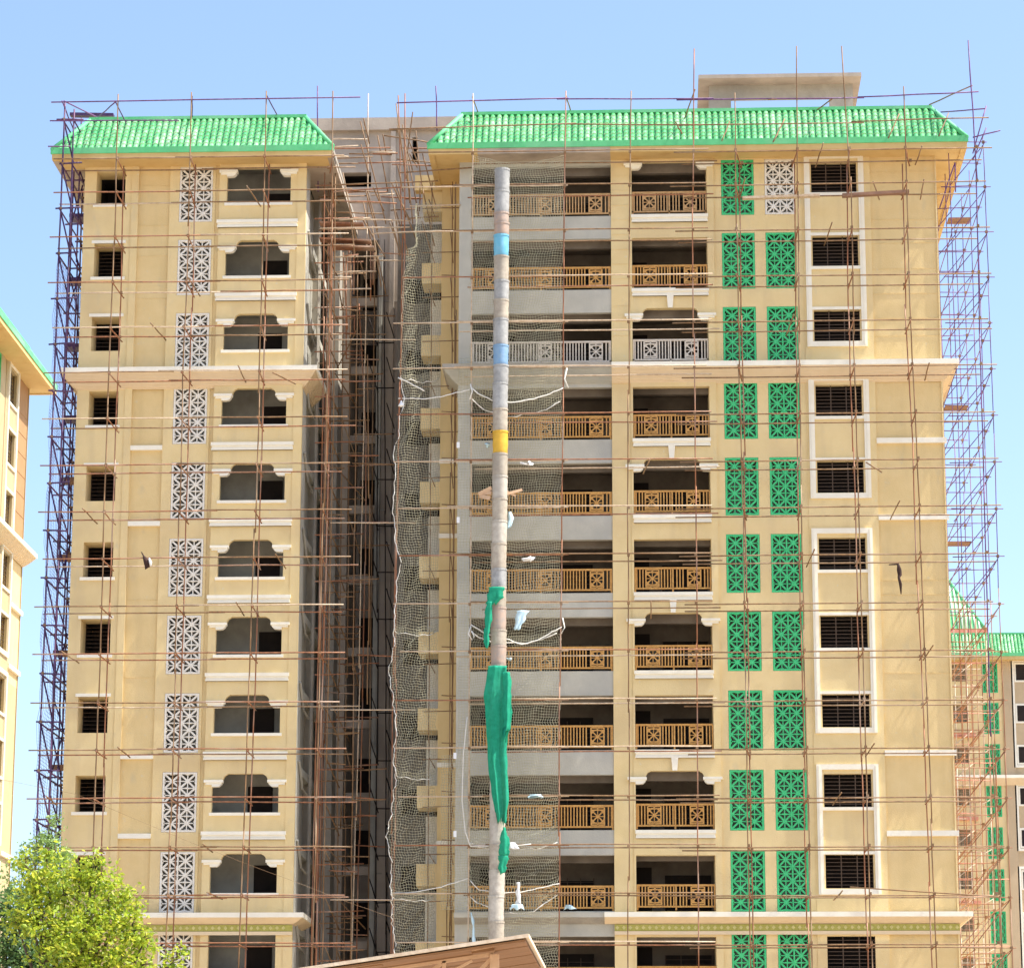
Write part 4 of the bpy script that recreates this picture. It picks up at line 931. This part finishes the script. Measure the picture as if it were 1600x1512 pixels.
sheet(drape(1336, 1366, lerpl([(0, 779), (.7, 779), (1, 781)]), lerpl([(0, 795), (.7, 791), (1, 787)]), cY, .08, 6, .05), 6, 12, M['cloth'], 'shade_cloth', 'lowest green rag on the chute just above the brown canopy', 'cloth')
sheet(drape(954, 984, lerpl([(0, 807), (1, 803)]), lerpl([(0, 826), (.5, 820), (1, 812)]), YO-.2, .06, 7), 8, 10, M['bag'], 'cloth', 'pale blue cloth caught in the net right of the chute', 'cloth')
sheet(drape(800, 826, lerpl([(0, 794), (1, 792)]), lerpl([(0, 800), (.5, 803), (1, 796)]), YO-.15, .06, 8), 5, 8, M['bag'], 'plastic_bag', 'small pale blue scrap beside the chute under the planks', 'bag')
sheet(drape(1378, 1412, lerpl([(0, 807), (1, 806)]), lerpl([(0, 812), (.7, 813), (1, 815)]), YO-.2, .05, 9), 5, 10, M['bagw'], 'plastic_bag', 'white upright strip of plastic standing low in the net', 'bag')
sheet(drape(1412, 1420, lerpl([(0, 800), (1, 796)]), lerpl([(0, 816), (1, 820)]), YO-.3, .08, 10), 8, 4, M['bag'], 'plastic_bag', 'crumpled blue plastic at the foot of the white strip', 'bag')
sheet(drape(1413, 1420, lerpl([(0, 884), (1, 880)]), lerpl([(0, 892), (1, 902)]), -.7, .08, 11), 8, 4, M['bag'], 'plastic_bag', 'blue and white plastic on the lower cornice beside the pole', 'bag')
sheet(drape(1316, 1326, lerpl([(0, 792), (1, 786)]), lerpl([(0, 805), (1, 812)]), YO-.5, .08, 12), 8, 5, M['bagw'], 'plastic_bag', 'white plastic draped over the lower hose by the chute', 'bag')
sheet(drape(1425, 1490, lerpl([(0, 736), (.5, 738), (1, 739)]), lerpl([(0, 738), (.5, 743), (1, 741)]), YO-.2, .05, 13), 4, 16, M['bag'], 'plastic_bag', 'thin pale blue streamer beside the lower left pole', 'bag')
for i, (x, y, lab) in enumerate(((826, 873, 'white knotted plastic on the ledger level with the seventh railing'), (794, 1029, 'white tuft of plastic right of the chute above the long green cloth'), (820, 724, 'white plastic tangle on the ledger below the yellow chute section'), (762, 695, 'pale green plastic bottle end beside the yellow chute section'), (716, 695, 'small white box on the grey column edge'),
                                 (716, 812, 'second small white box down the grey column edge'), (711, 1180, 'white tag on the grey column edge beside the long green cloth'), (711, 1302, 'lowest white tag on the grey column edge'), (838, 1244, 'white tangle of torn net on the ledger right of the green cloth'))):
    p = at(x, y, YO-.12); mb = MB()
    if 'box' in lab or 'tag' in lab: mb.box(p.x-.055, p.x+.055, p.y-.05, p.y, p.z-.12, p.z+.10); single(mb, 'junction_box' if 'box' in lab else 'tag', M['bagw'], lab, 'box' if 'box' in lab else 'tag'); continue
    wx = .30 if 'tangle' in lab or 'knotted' in lab else .10
    pts = [p+Vector((random.uniform(-wx, wx), random.uniform(-.08, .08), random.uniform(-.07, .07))) for _ in range(11)]
    mb.tube(pts, [random.uniform(.025, .06) for _ in pts], 6); single(mb, 'plastic_scrap', M['bag'] if 'green' in lab else M['bagw'], lab, 'scrap', smooth=True)
# splintered boards at the chute
mb = MB()
for a in ((748, 772, 768, 762), (750, 775, 766, 778), (752, 770, 768, 770)): mb.bar(at(a[0], a[1], YO-.3), at(a[2], a[3], YO-.5), .14, .05)
single(mb, 'broken_board', M['woodl'], 'splintered pale boards stuck in the net left of the chute', 'board')
mb = MB(); mb.bar(at(790, 772, YO-.4), at(816, 765, YO-.3), .10, .05); mb.bar(at(792, 768, YO-.4), at(806, 775, YO-.3), .08, .05)
single(mb, 'broken_board', M['woodl'], 'short pale board sticking out right of the chute', 'board')
# rags on the ledgers
def rag(pts, rad, label, m='blackrag'):
    mb = MB(); mb.tube([at(x, y, YO-.12+.05*sin(i*2.1)) for i, (x, y) in enumerate(pts)], rad, 7); return single(mb, 'rag', M[m], label, 'rag', smooth=True)
rag([(1389, 882), (1395, 881.5), (1403, 881), (1405, 890), (1406, 898), (1404.5, 902), (1407, 912), (1408, 928)], [.02, .03, .05, .09, .08, .05, .06, .02], 'black twisted rag hanging from a pole over the right panel')
rg = rag([(221, 862), (224, 868), (226, 872), (229, 878), (230, 885), (227, 889)], [.02, .03, .07, .12, .10, .02], 'dark brown and white bundle hanging between poles on the left wing', 'blackrag')
mb = MB(); mb.tube([at(233, 872, YO-.2), at(235, 878, YO-.2), at(236, 884, YO-.2)], [.03, .06, .03], 7); single(mb, 'rag', M['bagw'], 'white scrap tied to the right of the dark bundle', 'rag', smooth=True)

# ------------------------------------------------------------------ NEIGHBOURING BLOCKS
# left: the same kind of block, turned so that its front looks across at us
nl = root('apartment_building', (-29.6, 32-12.66, G-.4), 'finished yellow block cut off by the left edge of the picture', 'building', rotz=pi/2, off=(0, 0, G))
KN = range(0, 10)
wall(nl, M['panel'], 10.08, XR1-.06, .3, ZT, .05); wall(nl, M['nlwall'], XR1-.06, XR1, ZB, ZT, 0)
wall(nl, M['nlwall'], 10.08, XR1-.06, ZB, -7, .05); wall(nl, M['wall2'], 10.08, XR1-.06, -7, .3, .05)
groove(nl, M['panel'], 10.08, XR1-.06, [6.5, 5.5, 4.5, 3.5, 2.5, 1.5], .05)
for k in (3, 4, 7, 8): part(MB().box(10.08, XR1+.08, -.10, .05, 5.62-3*k, 5.82-3*k), 'panel_band', M['trim'], nl)
framed_windows(nl, M['nlwall'], 7.2, 10.08, ZB, ZT, -.03, KN, [(0, 2), (3, 4), (5, 7), (8, 9)], zb_=6.25, zh=1.7)
lattice_column(nl, M['nlwall'], 3.9, 7.2, ZB, ZT, 0, [(4.9, 6.1)], KN, lambda a, k: ('green', M['green']), M['nlwall'])
wall(nl, M['nlwall'], -10, 3.9, ZB, ZT, 0)
band(nl, -10, XR1, -.2, .20, .60, M['trim'], 0, 'cornice', .55, retr=6)
band(nl, -10, XR1, -21.2, .18, .46, M['trim'], 0, 'cornice', .22, retr=6)
part(MB().box(-10, XR1-.001, .3, 14, ZB, ZT-.1), 'body', M['nlwall'], nl)
roof(nl, -10, XR1, 14, side=M['cap'])
# right: a farther block of the same kind
nr = root('apartment_building', (19.4, 105, G-1.9), 'far beige block with a green roof behind the right scaffold', 'building', off=(0, 0, G))
KN = range(0, 9)
wall(nr, M['farwall'], 7.25, 8.0, ZB, ZT, -.1)
wall(nr, M['farwall'], 8.0, 11.6, ZB, ZT, 0)
lattice_column(nr, M['wall'], 5.0, 7.25, ZB, ZT, 0, [(5.85, 6.95)], KN, lambda a, k: ('green', M['green']), M['inner'])
framed_windows(nr, M['wall'], 3.0, 5.0, ZB, ZT, 0, KN, [], 3.6, 4.7)
fw_x0, fw_x1 = 8.15, 9.6
for k in KN:
    f_ = part(MB().box(fw_x0, fw_x1+.5, -.06, 0, 6.62-3*k, 8.05-3*k), 'window', M['trim'], nr)
    part(MB().box(fw_x0+.12, fw_x0+.75, -.075, -.062, 6.75-3*k, 7.9-3*k), 'pane', M['dark'], f_)
    part(MB().box(fw_x0+.85, fw_x1+.4, -.075, -.062, 6.75-3*k, 7.9-3*k), 'pane', M['glass'], f_)
for a, b in ((0, 2), (3, 4), (5, 7)):
    part(MB().box(fw_x0-.25, fw_x0-.02, -.1, 0, 6.4-3*b, 8.3-3*a).box(fw_x0-.02, fw_x1+.5, -.1, 0, 8.1-3*a, 8.3-3*a).box(fw_x0-.02, fw_x1+.5, -.1, 0, 6.4-3*b, 6.58-3*b), 'window_surround', M['trim'], nr)
wall(nr, M['wall'], 0, 3.0, ZB, ZT, 0)
part(MB().box(0, 11.6, .3, 14, ZB, ZT-.1), 'body', M['farwall'], nr)
band(nr, 0, 11.6, -.2, .22, .6, M['trim'], -.05, 'cornice', .5)
for k in (1, 3, 5): part(MB().box(2.6, 5.2, -.3, 0, 5.6-3*k, 5.85-3*k), 'balcony_ledge', M['pink'], nr)
roof(nr, 0, 12.6, 14)
# pyramid roofed lift house on the far block
a_, b_ = at(1440, 999, 112), at(1543, 999, 112)
py_ = root('lift_house', ((a_.x+b_.x)/2, 112, a_.z), 'green pyramid roofed rooftop house with a pink fascia behind the right scaffold', 'rooftop house')
cx_ = (a_.x+b_.x)/2; hw = (b_.x-a_.x)/2; zt_ = at(1484, 985, 112).z; za = at(1470, 893, 112).z
part(MB().box(cx_-hw*.85, cx_+hw*.85, 112, 112+hw*1.7, a_.z-4, a_.z), 'wall', M['wall'], py_)
part(MB().box(cx_-hw, cx_+hw, 111.6, 112+hw*2-.4, a_.z, zt_), 'fascia', M['pink'], py_)
mb = MB(); A = [(cx_-hw*.95, 111.7, zt_), (cx_+hw*.95, 111.7, zt_), (cx_+hw*.95, 111.5+hw*2, zt_), (cx_-hw*.95, 111.5+hw*2, zt_)]; T_ = (cx_-.3, 111.6+hw, za)
mb.add(A+[T_], [(0, 1, 4), (1, 2, 4), (2, 3, 4), (3, 0, 4)]); pr_ = part(mb, 'roof', M['tile'], py_)
mb = MB()
for i in range(-7, 8):
    x = cx_+hw*.95*i/7.5; t = 1-abs(i)/7.5
    if t > .1: mb.tube([(x, 111.68, zt_+.03), (x+(T_[0]-cx_)*t*.6, 111.68+(T_[1]-111.7)*t, zt_+(za-zt_)*t)], .07, 5)
part(mb, 'tile_ribs', M['lip'], pr_, True, kind='stuff')
for p in A[:2]: mb = MB(); mb.tube([Vector(p), Vector(T_)], .12, 6); part(mb, 'hip_cap', M['cap'], pr_, True)
# scaffold on the far block
s7 = root('scaffold', (23, 102, G), 'salmon coloured scaffold covering the far block low behind the right edge', 'scaffolding')
far_n = 0
for i, px in enumerate((1489, 1498, 1508, 1516, 1524, 1533, 1541, 1550)):
    p = at(px, 940 if i < 5 else 1000, 102+(i % 2)*1.3); q = at(px+14, 1512, 102+(i % 2)*1.3)
    z = p.z
    while z > G: z2 = max(G, z-6); t0 = (p.z-z)/(p.z-q.z); t1 = (p.z-z2)/(p.z-q.z); pole(s7, 'standard', p.lerp(q, t0), p.lerp(q, t1), .035, M['rust'] if i % 2 else M['pale'], n=2); z = z2
for j in range(20):
    y = 1010+j*26; x0 = 1480+(y-1000)*.02
    pole(s7, 'ledger', at(x0, y, 102), at(x0+random.uniform(35, 90), y-random.uniform(-1, 1), 102), .035, random.choice((M['pale'], M['rust'], M['pink'])), n=2)
    pole(s7, 'ledger', at(x0, y+9, 103.3), at(x0+random.uniform(25, 60), y+9, 103.3), .035, random.choice((M['pale'], M['rust'])), n=2)
    if j % 2: pole(s7, 'brace', at(x0+8, y+24, 102), at(x0+38, y, 102.5), .035, M['pale'], n=2)
    if j % 3 == 0: pole(s7, 'brace', at(x0+34, y+22, 103), at(x0+64, y+4, 103), .035, M['pale'], n=2)

# ------------------------------------------------------------------ CANOPY IN FRONT
cyF = -72.0
A = at(430, 1521, cyF); B = at(826, 1462, cyF); Dp = 6.0
cn = root('canopy', (A.x, cyF, G), 'sloping brown board canopy with pale timber edge poking up at the bottom', 'canopy')
dx = (B-A).normalized(); upn = Vector((-dx.z, 0, dx.x))
L_ = (B-A).length; nb = 8
for i in range(nb):                        # boards of the underside
    y0, y1 = cyF+Dp*i/nb+.008, cyF+Dp*(i+1)/nb-.008; mb = MB()
    o_ = upn*(-.06-.006*(i % 2))
    pts = [A+dx*.02+o_, B-dx*.05+o_]; vs = []
    for p in pts:
        for yy in (y0, y1):
            for h in (0, .03): vs.append((p.x+upn.x*h, yy, p.z+upn.z*h))
    mb.add(vs, [(0, 1, 3, 2), (4, 6, 7, 5), (0, 4, 5, 1), (2, 3, 7, 6), (0, 2, 6, 4), (1, 5, 7, 3)]); part(mb, 'roof_board', M['wood'], cn)
mb = MB(); mb.bar(A+Vector((0, 0, .01)), B+Vector((0, 0, .01)), .045, .06); mb.bar(B+Vector((-.02, .03, .01)), B+Vector((-.02, Dp, .01)), .05, .05); part(mb, 'edge_board', M['edge'], cn)
mb = MB(); mb.add([tuple(A+Vector((0, 0, .03))), tuple(B+Vector((0, 0, .03))), tuple(B+Vector((0, Dp, .03))), tuple(A+Vector((0, Dp, .03)))], [(0, 1, 2, 3)]); part(mb, 'roof_sheet', M['woodl'], cn)
for px, py, w_ in ((577, 1507, .34), (755, 1484, .30)):
    p = at(px, py, cyF+.3); mb = MB(); mb.bar(p-dx*w_/2, p+dx*w_/2, .065, .25); part(mb, 'purlin_block', M['wood'], cn)
    mb = MB(); mb.bar(p-dx*w_/2-upn*.01+Vector((0, -.13, .02)), p+dx*w_/2+Vector((0, -.13, .02)), .02, .02); part(mb, 'block_edge', M['woodl'], cn)
Yt = cyF+.9
for a, b, w_ in (((560, 1519), (772, 1490), .05), ((767, 1488), (782, 1560), .055), ((768, 1497), (735, 1530), .05), ((700, 1520), (738, 1500), .03), ((694, 1500), (694, 1530), .05), ((690, 1505), (655, 1530), .05)):
    mb = MB(); mb.bar(at(*a, Yt), at(*b, Yt), w_, .06); part(mb, 'truss_member', M['woodl'], cn)
for x_ in (A.x+.4, B.x-.5):
    for yy in (cyF+.9, cyF+Dp-.4):
        t = (x_-A.x)/(B.x-A.x); zt2 = A.z+(B.z-A.z)*t-.1
        mb = MB(); mb.bar((x_, yy, G), (x_, yy, zt2), .12, .12); part(mb, 'post', M['woodl'], cn)

# ------------------------------------------------------------------ TREES
def tree(px, py, Y, spread, n, label, m, leaf=.085, seed=1, blobs=None, group='trees in front of the left wing', name='tree'):
    rnd = random.Random(seed); c = at(px, py, Y); e = root(name, (c.x, Y, G), label, 'tree', group)
    mb = MB(); h = c.z-G
    trunk = [Vector((c.x+.05*sin(i), Y+.05*cos(i*1.3), G+h*i/5)) for i in range(6)]
    mb.tube(trunk, [.16, .14, .12, .10, .08, .05], 9); part(mb, 'trunk', M['bark'], e, True)
    mb = MB(); mv = []; 
    bl = [(at(x, y, Y+dy), r) for x, y, dy, r in blobs]
    for p, r in bl:
        s_ = trunk[rnd.choice((3, 4))]; mid = s_.lerp(p, .5)+Vector((0, 0, -.15)); mb.tube([s_, mid, p], [.06, .04, .012], 6)
        for _ in range(5):
            d = Vector((rnd.gauss(0, 1), rnd.gauss(0, 1), rnd.gauss(.3, 1))).normalized()*r*.9; mb.tube([p, p+d*.5+Vector((0, 0, .02)), p+d], [.014, .009, .004], 4)
    part(mb, 'limbs', M['bark'], e, True, kind='stuff')
    v = []; f = []; tot = sum(r*r for _, r in bl)
    for p, r in bl:
        k = int(n*r*r/tot); tw = []
        for _ in range(max(6, k//14)):
            d = Vector((rnd.gauss(0, 1), rnd.gauss(0, 1), rnd.gauss(0, 1))).normalized()*r*(rnd.random()**.40)*rnd.choice((.8, .95, 1.05, 1.3)); tw.append(p+d)
        for q in tw:
            dirn = Vector((rnd.gauss(0, 1), rnd.gauss(0, 1), rnd.gauss(-.1, .6))).normalized()
            for i in range(11):
                o = q+dirn*(.035*(i-7)*leaf/.085)+Vector((rnd.gauss(0, 1), rnd.gauss(0, 1), rnd.gauss(0, 1)))*leaf*.45
                a = (Vector((rnd.gauss(0, 1), rnd.gauss(0, 1), rnd.gauss(-.35, .7)))).normalized(); s2_ = a.cross(Vector((rnd.gauss(0, 1), rnd.gauss(0, 1), rnd.gauss(0, 1)))).normalized()
                nn = a.cross(s2_); L2 = leaf*rnd.uniform(.6, 1.35); w2 = L2*.29; b = len(v)
                v.extend([tuple(o), tuple(o+a*L2*.5+s2_*w2+nn*w2*.3), tuple(o+a*L2), tuple(o+a*L2*.5-s2_*w2+nn*w2*.3)])
                f.extend([(b, b+1, b+2), (b, b+2, b+3)])
    me = bpy.data.meshes.new('crown'); me.from_pydata([tuple(Vector(q)-OFF[e]) for q in v], [], f); me.materials.append(m); me.update()
    obj('crown', me, e)
    return e
tree(110, 1540, -62, 1, 21000, 'bushy yellow green tree filling the bottom left corner', M['leaf'], .085, 3,
     blobs=[(60, 1370, 0, .36), (100, 1395, .1, .46), (45, 1420, -.1, .36), (150, 1375, 0, .30), (148, 1345, 0, .16), (170, 1420, -.1, .42), (200, 1455, 0, .34), (130, 1450, -.3, .5), (80, 1460, -.2, .45),
            (215, 1420, 0, .16), (225, 1470, 0, .22), (190, 1400, 0, .22), (120, 1500, -.4, .5), (175, 1500, -.2, .36), (215, 1510, 0, .3), (100, 1545, -.3, .5), (170, 1555, 0, .5), (230, 1560, 0, .3), (280, 1492, 0, .14), (268, 1512, 0, .2), (25, 1440, 0, .2), (40, 1345, .1, .16), (72, 1335, .1, .14), (125, 1360, .1, .25), (30, 1600, 0, .6), (150, 1640, 0, .7)])
tree(20, 1580, -58, 1, 11000, 'darker green tree tucked behind it at the left edge', M['leafd'], .085, 5,
     blobs=[(30, 1440, 0, .35), (10, 1480, 0, .4), (50, 1490, 0, .4), (25, 1530, 0, .5), (75, 1520, 0, .4), (-10, 1420, 0, .3), (90, 1560, 0, .4), (28, 1400, 0, .2)])
tree(80, 1480, -20, 1, 5000, 'thin pale leaved treetop showing behind the bushy tree by the tower', M['leafp'], .11, 8,
     blobs=[(80, 1305, 0, .30), (88, 1280, 0, .2), (60, 1330, 0, .5), (95, 1340, 0, .45), (80, 1380, 0, .7), (30, 1390, 0, .6), (35, 1350, 0, .3)])
